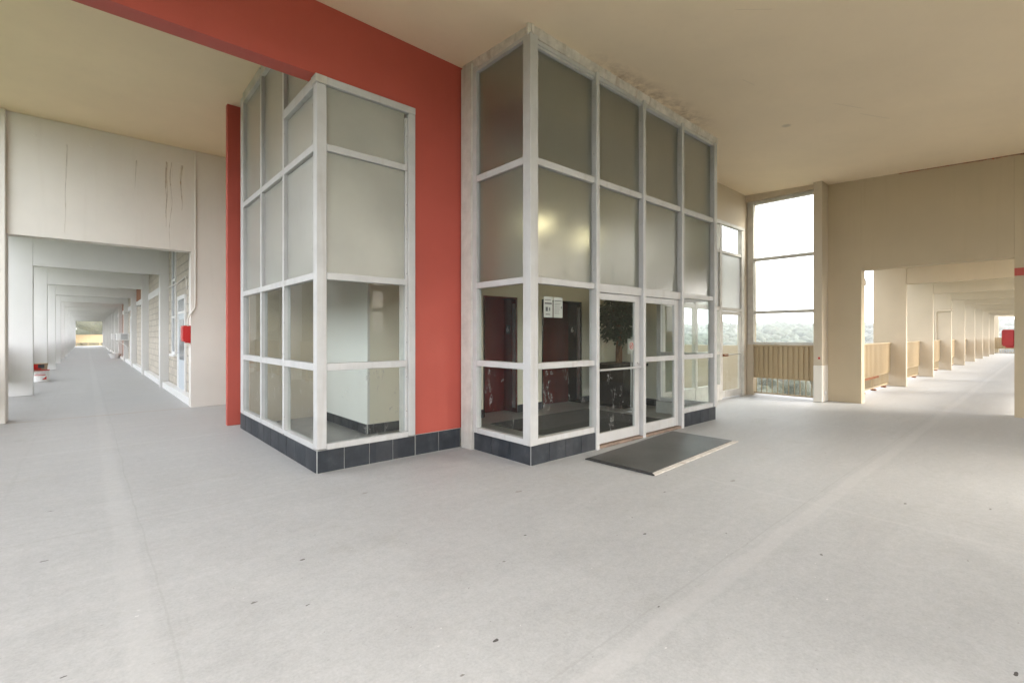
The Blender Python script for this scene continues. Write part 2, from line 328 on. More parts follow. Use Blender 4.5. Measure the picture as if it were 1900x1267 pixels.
def frosted(name, col, trans, refr=0.0, rough=.22, tshare=.35, gl=1.6):
    m, nt, b = new_mat(name); out = nt.nodes['Material Output']; nt.nodes.remove(b); p = geo(nt)
    tr = N(nt, 'ShaderNodeBsdfTranslucent'); tr.inputs[0].default_value = (*trans, 1)
    mott = ramp(nt, noise_n(nt, p, 1.3, 5, .6), [(.3, tuple(c * .72 for c in col)), (.7, col)])
    df = N(nt, 'ShaderNodeBsdfDiffuse'); nt.links.new(mott, df.inputs[0])
    a = N(nt, 'ShaderNodeMixShader'); a.inputs[0].default_value = tshare
    nt.links.new(df.outputs[0], a.inputs[1]); nt.links.new(tr.outputs[0], a.inputs[2])
    rf = N(nt, 'ShaderNodeBsdfRefraction'); rf.inputs['Roughness'].default_value = .5; rf.inputs['IOR'].default_value = 1.12; rf.inputs['Color'].default_value = (.82, .86, .80, 1)
    a2 = N(nt, 'ShaderNodeMixShader'); a2.inputs[0].default_value = refr
    nt.links.new(a.outputs[0], a2.inputs[1]); nt.links.new(rf.outputs[0], a2.inputs[2])
    g = N(nt, 'ShaderNodeBsdfGlossy'); g.inputs['Roughness'].default_value = rough
    bm = N(nt, 'ShaderNodeBump'); bm.inputs['Strength'].default_value = .9; bm.inputs['Distance'].default_value = .0026
    h = math_n(nt, 'ADD', noise_n(nt, p, 60, 4, .75), math_n(nt, 'MULTIPLY', noise_n(nt, scalevec(nt, p, (1, 1, .2)), 25, 2), .5))
    nt.links.new(h, bm.inputs['Height'])
    nt.links.new(bm.outputs[0], g.inputs['Normal'])
    fr = N(nt, 'ShaderNodeFresnel'); fr.inputs[0].default_value = 1.5; nt.links.new(bm.outputs[0], fr.inputs['Normal'])
    mx = N(nt, 'ShaderNodeMixShader'); front = math_n(nt, 'SUBTRACT', 1.0, N(nt, 'ShaderNodeNewGeometry').outputs['Backfacing']); nt.links.new(math_n(nt, 'MULTIPLY', math_n(nt, 'MULTIPLY', fr.outputs[0], gl, clamp=True), front), mx.inputs[0])
    nt.links.new(a2.outputs[0], mx.inputs[1]); nt.links.new(g.outputs[0], mx.inputs[2])
    nt.links.new(mx.outputs[0], out.inputs[0]); return m
M['frost'] = frosted('obscure_glass_pale', (.80, .81, .74), (.9, .91, .84), .34, .25, .35, 2.2)
M['frostd'] = frosted('obscure_glass_grey', (.46, .50, .44), (.85, .88, .76), .62, .13, .4, 3.4)
M['frostsky'] = frosted('obscure_glass_backlit', (.7, .7, .7), (.9, .9, .88), .2)

# ------------------------------------------------------------------ mesh helpers
class MB:
    def __init__(s): s.bm = bmesh.new()
    def box(s, x0, x1, y0, y1, z0, z1, bev=0.0):
        x0, x1 = sorted((x0, x1)); y0, y1 = sorted((y0, y1)); z0, z1 = sorted((z0, z1))
        v = [s.bm.verts.new(p) for p in ((x0, y0, z0), (x1, y0, z0), (x1, y1, z0), (x0, y1, z0), (x0, y0, z1), (x1, y0, z1), (x1, y1, z1), (x0, y1, z1))]
        fs = [s.bm.faces.new([v[i] for i in f]) for f in ((0, 3, 2, 1), (4, 5, 6, 7), (0, 1, 5, 4), (1, 2, 6, 5), (2, 3, 7, 6), (3, 0, 4, 7))]
        if bev:
            es = list({e for f in fs for e in f.edges})
            bmesh.ops.bevel(s.bm, geom=es, offset=bev, segments=1, affect='EDGES')
        return s
    def poly(s, pts, faces):
        v = [s.bm.verts.new(p) for p in pts]
        for f in faces: s.bm.faces.new([v[i] for i in f])
        return s
    def tube(s, pts, r, n=10, caps=True):
        pts = [Vector(p) for p in pts]; rs = r if isinstance(r, (list, tuple)) else [r] * len(pts); rings = []
        up = Vector((0, 0, 1))
        for i, p in enumerate(pts):
            d = (pts[min(i + 1, len(pts) - 1)] - pts[max(i - 1, 0)]).normalized()
            a = d.cross(up if abs(d.z) < .95 else Vector((1, 0, 0))).normalized(); b = d.cross(a).normalized()
            if rings and a.dot(pa) < 0: a, b = -a, -b
            pa = a
            rings.append([s.bm.verts.new(p + (a * math.cos(t) + b * math.sin(t)) * rs[i]) for t in [2 * math.pi * k / n for k in range(n)]])
        for q in range(len(rings) - 1):
            for k in range(n): s.bm.faces.new((rings[q][k], rings[q][(k + 1) % n], rings[q + 1][(k + 1) % n], rings[q + 1][k]))
        if caps: s.bm.faces.new(rings[0][::-1]); s.bm.faces.new(rings[-1])
        return s
    def lathe(s, cx, cy, prof, n=24, sq=None):
        rings = []
        for (r, z) in prof:
            rings.append([s.bm.verts.new((cx + r * math.cos(2 * math.pi * k / n), cy + r * math.sin(2 * math.pi * k / n), z)) for k in range(n)])
        for q in range(len(rings) - 1):
            for k in range(n): s.bm.faces.new((rings[q][k], rings[q][(k + 1) % n], rings[q + 1][(k + 1) % n], rings[q + 1][k]))
        s.bm.faces.new(rings[0][::-1]); s.bm.faces.new(rings[-1])
        return s
    def build(s, name, mat, parent=None, smooth=False):
        root = parent
        off = Vector((0, 0, 0))
        while root is not None: off += root.location; root = root.parent
        bmesh.ops.recalc_face_normals(s.bm, faces=s.bm.faces)
        me = bpy.data.meshes.new(name); 
        if parent is None and len(s.bm.verts):
            xs = [v.co.x for v in s.bm.verts]; ys = [v.co.y for v in s.bm.verts]; zs = [v.co.z for v in s.bm.verts]
            off = Vector(((min(xs) + max(xs)) / 2, (min(ys) + max(ys)) / 2, min(zs)))
        bmesh.ops.translate(s.bm, verts=s.bm.verts, vec=-off)
        s.bm.to_mesh(me); s.bm.free()
        me.materials.append(M[mat])
        if smooth: me.shade_smooth()
        o = bpy.data.objects.new(name, me); C.objects.link(o)
        if parent is None: o.location = off
        else: o.parent = parent
        return o
def box(*a, bev=0.0): return MB().box(*a, bev=bev)
def tag(o, label=None, cat=None, group=None, kind=None):
    if label: o['label'] = label
    if cat: o['category'] = cat
    if group: o['group'] = group
    if kind: o['kind'] = kind
    return o
def thing(name, loc, label, cat, group=None):
    o = bpy.data.objects.new(name, None); C.objects.link(o); o.location = loc; o.empty_display_size = .2
    return tag(o, label, cat, group)
def copy_tree(o, dv, label=None):
    c = o.copy(); C.objects.link(c); c.location = o.location + Vector(dv)
    if label: c['label'] = label
    def rec(src, dst):
        for ch in src.children:
            d = ch.copy(); C.objects.link(d); d.parent = dst; rec(ch, d)
    rec(o, c); return c
def text_mesh(name, body, size, mat, parent, origin, xdir, updir, depth=.002):
    cu = bpy.data.curves.new(name, 'FONT'); cu.body = body; cu.size = size; cu.extrude = depth; cu.align_x = 'CENTER'; cu.align_y = 'CENTER'
    t = bpy.data.objects.new(name + '_tmp', cu); C.objects.link(t)
    dg = bpy.context.evaluated_depsgraph_get(); me = bpy.data.meshes.new_from_object(t.evaluated_get(dg))
    bpy.data.objects.remove(t); 
    X = Vector(xdir).normalized(); U = Vector(updir).normalized(); Zd = X.cross(U)
    off = Vector((0, 0, 0)); r = parent
    while r is not None: off += r.location; r = r.parent
    for v in me.vertices: v.co = Vector(origin) - off + X * v.co.x + U * v.co.y + Zd * v.co.z
    me.materials.clear(); me.materials.append(M[mat])
    o = bpy.data.objects.new(name, me); C.objects.link(o); o.parent = parent; return o

# ------------------------------------------------------------------ terrain, wood, sky beyond
def hgt(x, y):
    r = math.hypot(x, y); a = math.degrees(math.atan2(y, x))
    near = -24.0
    wl = 1 / (1 + math.exp((70 - a) / 6)) * 1 / (1 + math.exp((a - 175) / 6))       # left: a steep near hillside
    s1 = min(max((r - 130) / 380, 0), 1); s1 = s1 * s1 * (3 - 2 * s1)
    s2 = min(max((r - 420) / 1150, 0), 1); s2 = s2 * s2 * (3 - 2 * s2)
    hl = near + 84 * s1 + 10 * s2
    hr = near - 14 * s1 + 44 * s2
    n = noise.fractal(Vector((x / 420, y / 420, 0)), 1, 2, 4) * 7 * min(1, r / 900)
    return wl * hl + (1 - wl) * hr + n
bm = bmesh.new(); rings = []
radii = [0, 20, 50, 90, 140, 200, 270, 350, 440, 540, 650, 780, 930, 1100, 1300, 1500, 1700, 2000, 2600, 3600, 5200]
na = 120
for r in radii: rings.append([bm.verts.new((r * math.cos(2 * math.pi * k / na), r * math.sin(2 * math.pi * k / na), hgt(r * math.cos(2 * math.pi * k / na), r * math.sin(2 * math.pi * k / na)) - (0 if r < 2000 else (r - 1700) * .03))) for k in (range(na) if r else [0])])
for q in range(len(rings) - 1):
    for k in range(na):
        if q == 0: bm.faces.new((rings[0][0], rings[1][k], rings[1][(k + 1) % na]))
        else: bm.faces.new((rings[q][k], rings[q + 1][k], rings[q + 1][(k + 1) % na], rings[q][(k + 1) % na]))
g = MB(); g.bm.free(); g.bm = bm
tag(g.build('ground', 'ground', smooth=True), 'wooded valley floor and hills far below the open walkway', kind='structure')

def ico(sub):
    b = bmesh.new(); bmesh.ops.create_icosphere(b, subdivisions=sub, radius=1); b.verts.ensure_lookup_table()
    v = np.array([x.co[:] for x in b.verts]); f = np.array([[q.index for q in x.verts] for x in b.faces]); b.free(); return v, f
VV, FF, base = [], [], 0
def crown(x, y, z, r, sub):
    global base
    v, f = ICO[sub]
    ph = rng.uniform(0, 6.28, 6)
    d = v
    bumpy = 1 + .20 * np.sin(d[:, 0] * 4.3 + ph[0]) * np.sin(d[:, 1] * 4.9 + ph[1]) + .14 * np.sin(d[:, 2] * 7 + d[:, 0] * 6 + ph[2]) + .06 * rng.standard_normal(len(v))
    p = d * bumpy[:, None] * np.array([r, r, r * rng.uniform(.8, 1.15)]) + np.array([x, y, z])
    VV.append(p); FF.append(f + base); base += len(v)
ICO = {1: ico(1), 2: ico(2), 3: ico(3), 4: ico(4)}
for (a0, a1, r0, r1, pitch, sub) in ((-8, 40, 45, 170, 7.5, 4), (-8, 40, 170, 420, 9, 2), (-8, 40, 420, 1000, 14, 1), (-8, 40, 1000, 1750, 18, 1), (84, 128, 60, 260, 9, 2), (84, 128, 260, 640, 10, 1), (40, 84, 60, 300, 15, 1), (128, 200, 60, 500, 20, 1)):
    area = rad(a1 - a0) / 2 * (r1 ** 2 - r0 ** 2); n = int(area / pitch ** 2)
    aa = rng.uniform(a0, a1, n); rr = np.sqrt(rng.uniform(r0 ** 2, r1 ** 2, n))
    for a, r in zip(aa, rr):
        x, y = r * math.cos(rad(a)), r * math.sin(rad(a)); s = pitch * rng.uniform(.45, .85)
        crown(x, y, hgt(x, y) + s * rng.uniform(.6, 1.3), s, sub)
me = bpy.data.meshes.new('forest'); V = np.concatenate(VV); F = np.concatenate(FF)
me.vertices.add(len(V)); me.vertices.foreach_set('co', V.ravel())
me.loops.add(F.size); me.loops.foreach_set('vertex_index', F.ravel().astype(np.int32))
me.polygons.add(len(F)); me.polygons.foreach_set('loop_start', np.arange(0, F.size, 3, dtype=np.int32)); me.polygons.foreach_set('loop_total', np.full(len(F), 3, dtype=np.int32))
me.update(); me.materials.append(M['forest']); me.shade_smooth()
fo = bpy.data.objects.new('forest', me); C.objects.link(fo)
tag(fo, 'hazy green wooded hillsides beyond the open walkways', 'forest', kind='stuff')

# ------------------------------------------------------------------ slabs and ceilings
S = 'structure'
fl = MB()
for a in ((-1.75, 13.75, -5.3, 3.25), (-1.75, 9.3, 3.25, 12.6), (9.3, 13.75, 3.25, 8.6), (-1.75, 2.1, 12.6, 91), (13.75, 58, -.35, 3.6), (2.1, 9.3, 12.6, 13.2)):
    x0, x1, y0, y1 = a; fl.poly([(x0, y0, 0), (x1, y0, 0), (x1, y1, 0), (x0, y1, 0)], [(0, 1, 2, 3)])
tag(fl.build('floor', 'floor'), 'worn pale grey concrete floor of the open walkway', kind=S)
sl = MB()
sl.box(-1.75, 13.75, -5.3, 12.6, -.35, -.004); sl.box(-1.75, 2.1, 12.602, 91, -.35, -.004); sl.box(13.752, 58, -.35, 3.6, -.35, -.004)
tag(sl.build('floor_slab', 'pale'), 'concrete slab edge under the walkway floor', kind=S)

def zc(x, y): return 5.42 + .045 * (y - 5.6) - .01 * (x - 4)
c = MB(); X0, X1, Y0, Y1 = -2.0, 13.9, -5.4, 5.83
p = [(X0, Y0, zc(X0, Y0)), (X1, Y0, zc(X1, Y0)), (X1, Y1, zc(X1, Y1)), (X0, Y1, zc(X0, Y1))]
c.poly(p + [(a, b, 6.0) for a, b, _ in p], [(0, 1, 2, 3), (4, 7, 6, 5), (0, 4, 5, 1), (1, 5, 6, 2), (2, 6, 7, 3), (3, 7, 4, 0)])
tag(c.build('ceiling', 'ceil'), 'smooth tan painted ceiling over the entrance hall', kind=S)
tag(box(-2.0, 9.5, 5.832, 13.2, 5.66, 6.0).build('ceiling', 'ceil'), 'higher tan painted ceiling behind the red beam', kind=S)
tag(box(-1.85, 2.2, 12.86, 91.2, 4.3, 4.7).build('corridor_ceiling', 'white'), 'flat ceiling over the long pale corridor', kind=S)
tag(box(13.76, 58.2, -.6, 3.95, 4.0, 4.4).build('corridor_ceiling', 'cream'), 'flat ceiling over the cream corridor', kind=S)

# ------------------------------------------------------------------ red portal
b = MB()
p0, p1 = 5.6, 5.828
b.box(-2.0, 4.06, p0, p1, 4.595, 5.70)
tag(b.build('ceiling_beam', 'red'), 'long red painted ceiling beam above the glass corner bay', 'beam')
tag(box(3.262, 4.06, 5.60, 5.95, .274, 4.5948).build('wall_pier', 'red'), 'broad red painted pier between the two glazed bays', 'pier')
tag(box(2.18, 3.358, 9.50, 9.598, 0, 5.655).build('lobby_wall', 'cream'), 'cream inner wall at the far end of the left glazed bay', 'wall')
tag(MB().box(1.85, 3.40, 9.6, 9.72, .0, 5.659, bev=.006).build('wall', 'red'), 'narrow red wall end behind the left glazed bay', 'wall')
tag(box(-2.1, -1.85, 5.5, 5.95, 0, 5.40).build('column', 'pale'), 'pale column at the outer end of the red beam', 'column')

# ------------------------------------------------------------------ tile plinths
def tiles(parent, axis, fixed, a0, a1, z1, out, w=.30):
    """a run of slate tiles on the face at `fixed`, `out` = direction of the face"""
    g = MB(); t = MB(); d = .02 * out
    if axis == 'x': g.box(a0, a1, fixed, fixed + d * .6, .0, z1)
    else: g.box(fixed, fixed + d * .6, a0, a1, .0, z1)
    n = max(1, round(abs(a1 - a0) / w)); s = (a1 - a0) / n
    for k in range(n):
        u, v = a0 + k * s + .004, a0 + (k + 1) * s - .004
        j = random.uniform(0, .0015)
        if axis == 'x': t.box(u, v, fixed, fixed + d + j * out, .006, z1 - .003, bev=.002)
        else: t.box(fixed, fixed + d + j * out, u, v, .006, z1 - .003, bev=.002)
    return g, t
def plinth(parent, axis, fixed, a0, a1, z1, out, w=.30):
    g, t = tiles(parent, axis, fixed, a0, a1, z1, out, w)
    o = t.build('tile_row', 'slate', parent); g.build('grout', 'grout', o); return o

# ------------------------------------------------------------------ left glazed bay (V1)
v1 = thing('glazed_bay', (2.0, 5.6, 0), 'left glazed corner bay with white frames, beneath the end of the red beam', 'glass bay')
def fr(a, name, parent, mat='frame', bev=.004): return box(*a, bev=bev).build(name, mat, parent)
SCREW = {}
def rivets(parent, pts, axis):
    off = parent.location
    if axis not in SCREW:
        m = MB()
        if axis == 'x': m.box(-.004, 0, -.004, .004, -.004, .004)
        else: m.box(-.004, .004, -.004, 0, -.004, .004)
        bpy_o = m.build('screw', 'gasket'); SCREW[axis] = bpy_o.data; bpy.data.objects.remove(bpy_o)
        for v in SCREW[axis].vertices: v.co.z -= .004
    for p in pts:
        o = bpy.data.objects.new('screw', SCREW[axis]); C.objects.link(o); o.parent = parent; o.location = Vector([float(q) for q in p]) - off
TOPB = 4.60; TA = 5.62
fr((1.975, 2.09, 5.585, 5.70, .275, 4.50), 'corner_post', v1)
fr((1.955, 2.09, 5.565, 5.72, 4.502, 4.592), 'post_cap', v1, 'framew')
core = box(1.99, 3.24, 5.60, 5.78, 0, .262).box(1.99, 2.17, 5.785, 9.22, 0, .262)
core.build('plinth_wall', 'grout', v1)
plinth(v1, 'x', 5.60, 1.98, 3.25, .262, -1); plinth(v1, 'y', 1.99, 5.60, 9.20, .262, -1, .36)
# face A, in the plane X = 2
postsA = [(6.80, 6.865, TA), (7.90, 7.965, TA), (9.02, 9.20, TA)]
for y0, y1, zt in postsA:
    fr((1.972, 2.06, y0, y1, .275, zt), 'mullion', v1)
colsA = [(5.702, 6.798), (6.867, 7.898), (7.967, 9.018)]
rails = [(.264, .33), (1.18, 1.265), (2.245, 2.325), (3.74, 3.825)]
for i, (y0, y1) in enumerate(colsA):
    for k, (z0, z1) in enumerate(rails): fr((1.974, 2.055, y0, y1, z0, z1), 'sill' if k == 0 else 'rail', v1)
    if i == 0:
        fr((1.965, 2.055, y0, y1, 4.47, 4.592), 'rail', v1)
    fr((1.965, 2.06, max(y0, 5.835), y1, 5.50, 5.655), 'head', v1, 'framew')
    for k, (z0, z1) in enumerate(((.332, 1.178), (1.267, 2.243), (2.327, 3.738), (3.827, 4.468 if i == 0 else 5.498))):
        box(2.02, 2.027, y0 + .002, y1 - .002, z0, z1).build('glass_pane' if k < 2 else 'frosted_pane', 'glass' if k < 2 else 'frost', v1)
    if i == 0: box(2.02, 2.027, 5.84, y1 - .002, 4.598, 5.498).build('frosted_pane', 'frost', v1)
rivets(v1, [(1.973, y, z) for y in (6.88, 7.98, 6.79, 5.72) for z in np.arange(.5, 4.4, .42)], 'x')
# face B, in the plane Y = 5.6
fr((3.155, 3.255, 5.575, 5.66, .275, 4.50), 'mullion', v1)
fr((3.12, 3.153, 5.60, 5.66, .345, 4.44), 'pane_stop', v1)
for k, (z0, z1) in enumerate(((.264, .33), (1.18, 1.265), (2.245, 2.325), (3.74, 3.82))): fr((2.092, 3.118 if k else 3.153, 5.578, 5.66, z0, z1), 'sill' if k == 0 else 'rail', v1)
fr((2.092, 3.255, 5.57, 5.66, 4.502, 4.592), 'head', v1)
for k, (z0, z1) in enumerate(((.332, 1.178), (1.267, 2.243), (2.327, 3.738), (3.822, 4.50))):
    box(2.094, 3.116, 5.622, 5.629, z0, z1).build('glass_pane' if k < 2 else 'frosted_pane', 'glass' if k < 2 else 'frost', v1)
box(3.225, 3.259, 5.665, 5.96, .265, 4.59).build('jamb_lining', 'framew', v1)
rivets(v1, [(3.14, 5.599, z) for z in np.arange(.6, 4.4, .45)], 'y')
# plinth tiles below the red pier
t = MB(); tp = thing('tile_plinth', (3.7, 5.6, 0), 'dark slate tile plinth along the foot of the red pier', 'plinth')
box(3.26, 4.0, 5.60, 5.9, 0, .27).build('backing', 'grout', tp)
plinth(tp, 'x', 5.60, 3.262, 3.985, .272, -1, .31)

# ------------------------------------------------------------------ right glazed bay with the doors (V2)
v2 = thing('glazed_entrance', (4.05, 4.2, 0), 'tall white framed glass entrance bay with doors and frosted upper panes', 'entrance')
def zt2(x, y): return zc(x, y) - .10
fr((4.0, 4.135, 4.155, 4.29, .25, zt2(4, 4.2)), 'corner_post', v2)
fr((3.99, 4.058, 5.33, 5.572, 0.0, zt2(4, 5.4) + .06), 'side_post', v2, 'framew')
fr((4.01, 4.10, 5.24, 5.328, .25, zt2(4, 5.3)), 'mullion', v2)
fr((8.80, 8.91, 4.165, 4.29, .25, zt2(8.9, 4.2)), 'corner_post', v2)
box(4.06, 5.28, 4.20, 4.36, 0, .24).build('plinth_wall', 'grout', v2)
plinth(v2, 'x', 4.20, 4.04, 5.285, .245, -1, .31); plinth(v2, 'y', 4.06, 4.19, 5.33, .245, -1, .33)
box(7.68, 8.86, 4.20, 4.34, 0, .24).build('plinth_wall', 'grout', v2)
plinth(v2, 'x', 4.20, 7.67, 8.88, .245, -1, .31)
box(8.74, 8.86, 4.345, 5.36, 0, .24).build('plinth_wall', 'grout', v2); plinth(v2, 'y', 8.86, 4.20, 5.36, .245, 1, .33)
RZ = [(.247, .32), (1.17, 1.25), (2.235, 2.315), (3.70, 3.79)]
PZ = [(.322, 1.168), (1.252, 2.233), (2.317, 3.698)]
def bay(x0, x1, low=True, side=False):
    zt = zt2((x0 + x1) / 2, 4.2) - .02
    for k, (z0, z1) in enumerate(RZ):
        if k < 2 and not low: continue
        if k == 2 and not low: z0, z1 = 2.20, 2.325
        fr((x0, x1, 4.19, 4.285, z0, z1), 'sill' if k == 0 else 'rail', v2)
    fr((x0, x1, 4.185, 4.29, zt - .05, zt), 'head', v2)
    for k, (z0, z1) in enumerate(PZ + [(3.792, zt - .052)]):
        if k < 2 and not low: continue
        if k == 2 and not low: z0 = 2.327
        box(x0 + .002, x1 - .002, 4.245, 4.252, z0, z1).build('glass_pane' if k < 2 else 'frosted_pane', 'glass' if k < 2 else 'frostd', v2)
MX = [(5.275, 5.345), (6.43, 6.50), (7.60, 7.675)]
for x0, x1 in MX: fr((x0, x1, 4.16, 4.29, 0.0, zt2(x0, 4.2)), 'mullion', v2)
bay(4.137, 5.273); bay(5.347, 6.428, False); bay(6.502, 7.598, False); bay(7.677, 8.798)
rivets(v2, [(x, 4.189, z) for x in (5.25, 6.40, 7.575, 8.78) for z in np.arange(2.5, 5.0, .4)], 'y')
for k, (z0, z1) in enumerate(RZ): fr((4.015, 4.10, 4.292, 5.238, z0, z1), 'sill' if k == 0 else 'rail', v2)
zt = zt2(4, 4.8) - .02
fr((4.01, 4.10, 4.292, 5.238, zt - .05, zt), 'head', v2)
for k, (z0, z1) in enumerate(PZ + [(3.792, zt - .052)]):
    box(4.06, 4.067, 4.294, 5.236, z0, z1).build('glass_pane' if k < 2 else 'frosted_pane', 'glass' if k < 2 else 'frostd', v2)
for k, (z0, z1) in enumerate(RZ): fr((8.82, 8.90, 4.292, 5.30, z0, z1), 'sill' if k == 0 else 'rail', v2)
fr((8.81, 8.90, 5.30, 5.395, .25, zt2(8.9, 5.3)), 'mullion', v2)
zt = zt2(8.9, 4.8) - .02
fr((8.82, 8.90, 4.292, 5.298, zt - .05, zt), 'head', v2)
for k, (z0, z1) in enumerate(PZ + [(3.792, zt - .052)]):
    box(8.86, 8.867, 4.294, 5.298, z0, z1).build('glass_pane' if k < 2 else 'frosted_pane', 'glassclean' if k < 2 else 'frost', v2)
# crusty plaster bead along the ceiling
def bead(p0, p1, wid, out, seg=90):
    m = bmesh.new(); p0 = Vector(p0); p1 = Vector(p1); o = Vector(out); rr = []
    for i in range(seg + 1):
        p = p0.lerp(p1, i / seg); zt = zc(p.x, p.y) + .01
        n1 = noise.noise(Vector((p.x * 9, p.y * 9, 1))) * .007; n2 = noise.noise(Vector((p.x * 23, p.y * 23, 5))) * .006
        q = o * (wid + n1 + n2)
        rr.append([m.verts.new(x) for x in (Vector((p.x, p.y, zt)), Vector((p.x, p.y, zt - .13)), Vector((p.x, p.y, zt - .125)) + q * .65, Vector((p.x, p.y, zt - .07 + n2)) + q, Vector((p.x, p.y, zt)) + q * 1.25)])
    for a, b2 in zip(rr, rr[1:]):
        for k in range(5): m.faces.new((a[k], a[(k + 1) % 5], b2[(k + 1) % 5], b2[k]))
    m.faces.new(rr[0]); m.faces.new(rr[-1][::-1])
    k = MB(); k.bm.free(); k.bm = m; return k
bead((3.97, 4.2, 0), (8.93, 4.2, 0), .035, (0, -1, 0)).build('plaster_bead', 'plaster', v2)
bead((4.05, 4.14, 0), (4.05, 5.56, 0), .035, (-1, 0, 0), 30).build('plaster_bead', 'plaster', v2)
box(4.05, 8.88, 4.205, 4.28, 5.15, 5.30).build('head_infill', 'frame', v2)
# doors
def door(x0, x1, label, bar):
    d = thing('glass_door', (x0, 4.25, 0), label, 'door')
    fr((x0, x0 + .05, 4.225, 4.27, .05, 2.195), 'stile', d); fr((x1 - .13, x1, 4.225, 4.27, .05, 2.195), 'stile', d)
    fr((x0 + .051, x1 - .131, 4.225, 4.27, 2.10, 2.195), 'top_rail', d); fr((x0 + .051, x1 - .131, 4.225, 4.27, .05, .20), 'bottom_rail', d)
    if bar:
        g = box(x0 + .052, x1 - .132, 4.245, 4.252, .202, 2.098).build('glass_pane', 'glass', d)
        h = MB().tube([(x0 + .02, 4.185, 1.10), (x1 - .05, 4.185, 1.10)], .016, 12)
        h.tube([(x0 + .03, 4.185, 1.10), (x0 + .03, 4.226, 1.10)], .012).tube([(x1 - .06, 4.185, 1.10), (x1 - .06, 4.226, 1.10)], .012)
        h.build('push_bar', 'alum', d, smooth=False)
        MB().tube([(x1 - .06, 4.205, 1.17), (x1 - .06, 4.226, 1.17)], .018, 14).build('lock', 'alum', d)
    else:
        fr((x0 + .051, x1 - .131, 4.225, 4.27, 1.17, 1.25), 'middle_rail', d)
        for z0, z1 in ((.202, 1.168), (1.252, 2.098)): box(x0 + .052, x1 - .132, 4.245, 4.252, z0, z1).build('glass_pane', 'glassclean', d)
    return d
door(5.348, 6.425, 'glass entrance door with a long silver push bar, in front of the potted tree', True)
door(6.503, 7.595, 'glass entrance door with a middle rail, nearest the bright right panes', False)
tag(box(5.346, 7.60, 4.17, 4.30, .004, .04, bev=.004).build('door_threshold', 'bronze'), 'worn brown threshold strip under the two glass doors', 'threshold')
# notices taped on the glass
def notice(x0, x1, z0, z1, label, lines):
    t = thing('notice', (x0, 4.24, z0), label, 'notice')
    box(x0, x1, 4.2385, 4.2405, z0, z1).build('sheet', 'paper', t)
    m = MB()
    for (a, b2, c0, c1) in lines: m.box(x0 + a * (x1 - x0), x0 + b2 * (x1 - x0), 4.237, 4.2384, z0 + c0 * (z1 - z0), z0 + c1 * (z1 - z0))
    m.build('print', 'ink', t)
notice(4.315, 4.475, 1.82, 2.085, 'left printed sheet on the glass, with a black bar across it', [(.1, .9, .64, .71), (.12, .8, .82, .85), (.2, .45, .3, .5), (.6, .72, .32, .48), (.2, .7, .13, .17)])
notice(4.495, 4.665, 1.82, 2.085, 'right printed sheet on the glass, with small text lines', [(.12, .8, .80, .84), (.85, .92, .8, .84), (.1, .75, .68, .70), (.1, .7, .60, .62), (.1, .75, .5, .52), (.1, .7, .4, .42), (.82, .9, .45, .56), (.1, .6, .3, .32), (.1, .65, .2, .22)])
sn = thing('no_smoking_sticker', (6.20, 4.24, 1.38), 'small white sticker with a red crossed circle on the door glass', 'sticker')
box(6.16, 6.275, 4.2385, 4.2405, 1.36, 1.50).build('sheet', 'paper', sn)
m = MB(); pts = [(6.222 + .040 * math.cos(t), 4.2378, 1.432 + .046 * math.sin(t)) for t in np.linspace(0, 6.28, 25)]
m.tube(pts, .0045, 6); m.tube([(6.194, 4.2378, 1.40), (6.25, 4.2378, 1.464)], .0045, 6); m.build('crossed_circle', 'redmetal', sn)
m = MB().box(6.205, 6.24, 4.2372, 4.2382, 1.43, 1.438); m.build('cigarette', 'ink', sn)

# ------------------------------------------------------------------ lobby behind the glass
tag(MB().poly([(2.17, 5.78, .012), (9.5, 5.78, .012), (9.5, 7.25, .012), (2.17, 7.25, .012)], [(0, 1, 2, 3)]).poly([(2.17, 7.25, .012), (3.4, 7.25, .012), (3.4, 9.6, .012), (2.17, 9.6, .012)], [(0, 1, 2, 3)]).poly([(4.1, 4.3, .012), (8.74, 4.3, .012), (8.74, 5.78, .012), (4.1, 5.78, .012)], [(0, 1, 2, 3)]).build('lobby_floor', 'ltile'), 'dark grey tiled lobby floor behind the glass', kind=S)
cw = MB()
EL = [(5.72, 6.60), (7.32, 8.63)]; ET = 2.36; YW = 7.25
cw.box(3.40, EL[0][0], YW, YW + .5, 0, 5.655); cw.box(EL[0][1], EL[1][0], YW, YW + .5, 0, 5.655); cw.box(EL[1][1], 9.5, YW, YW + .5, 0, 5.655)
for a, b2 in EL: cw.box(a, b2, YW, YW + .5, ET, 5.655)
tag(cw.build('lobby_wall', 'lobby'), 'cream lobby wall that holds the two elevator doorways', 'wall')
tag(box(3.36, 3.398, YW - .0, 9.60, 0, 5.655).build('lobby_wall', 'lobbyw'), 'white lobby side wall seen through the left glazed bay', 'wall')
tag(box(9.5, 9.62, 5.40, 7.8, 0, 5.655).build('lobby_wall', 'lobby'), 'cream end wall of the lobby behind the potted tree', 'wall')
tag(MB().poly([(3.38, 9.73, 0), (3.38, 12.5, 0), (3.38, 12.5, 5.6), (3.38, 9.73, 5.6)], [(0, 1, 2, 3)]).box(3.41, 9.6, 7.76, 7.9, 0, 5.65).build('core_wall', 'beige'), 'plain wall closing off the elevator core', 'wall')
bt = thing('baseboard', (6.5, YW, 0), 'slate tile baseboard round the foot of the lobby walls', 'baseboard')
for a0, a1 in ((3.36, 5.72), (6.60, 7.32), (8.63, 9.5)): plinth(bt, 'x', YW, a0, a1, .165, -1, .31)
plinth(bt, 'y', 3.36, YW, 9.6, .165, -1, .36); plinth(bt, 'y', 9.5, 5.5, YW - .03, .165, -1, .33)
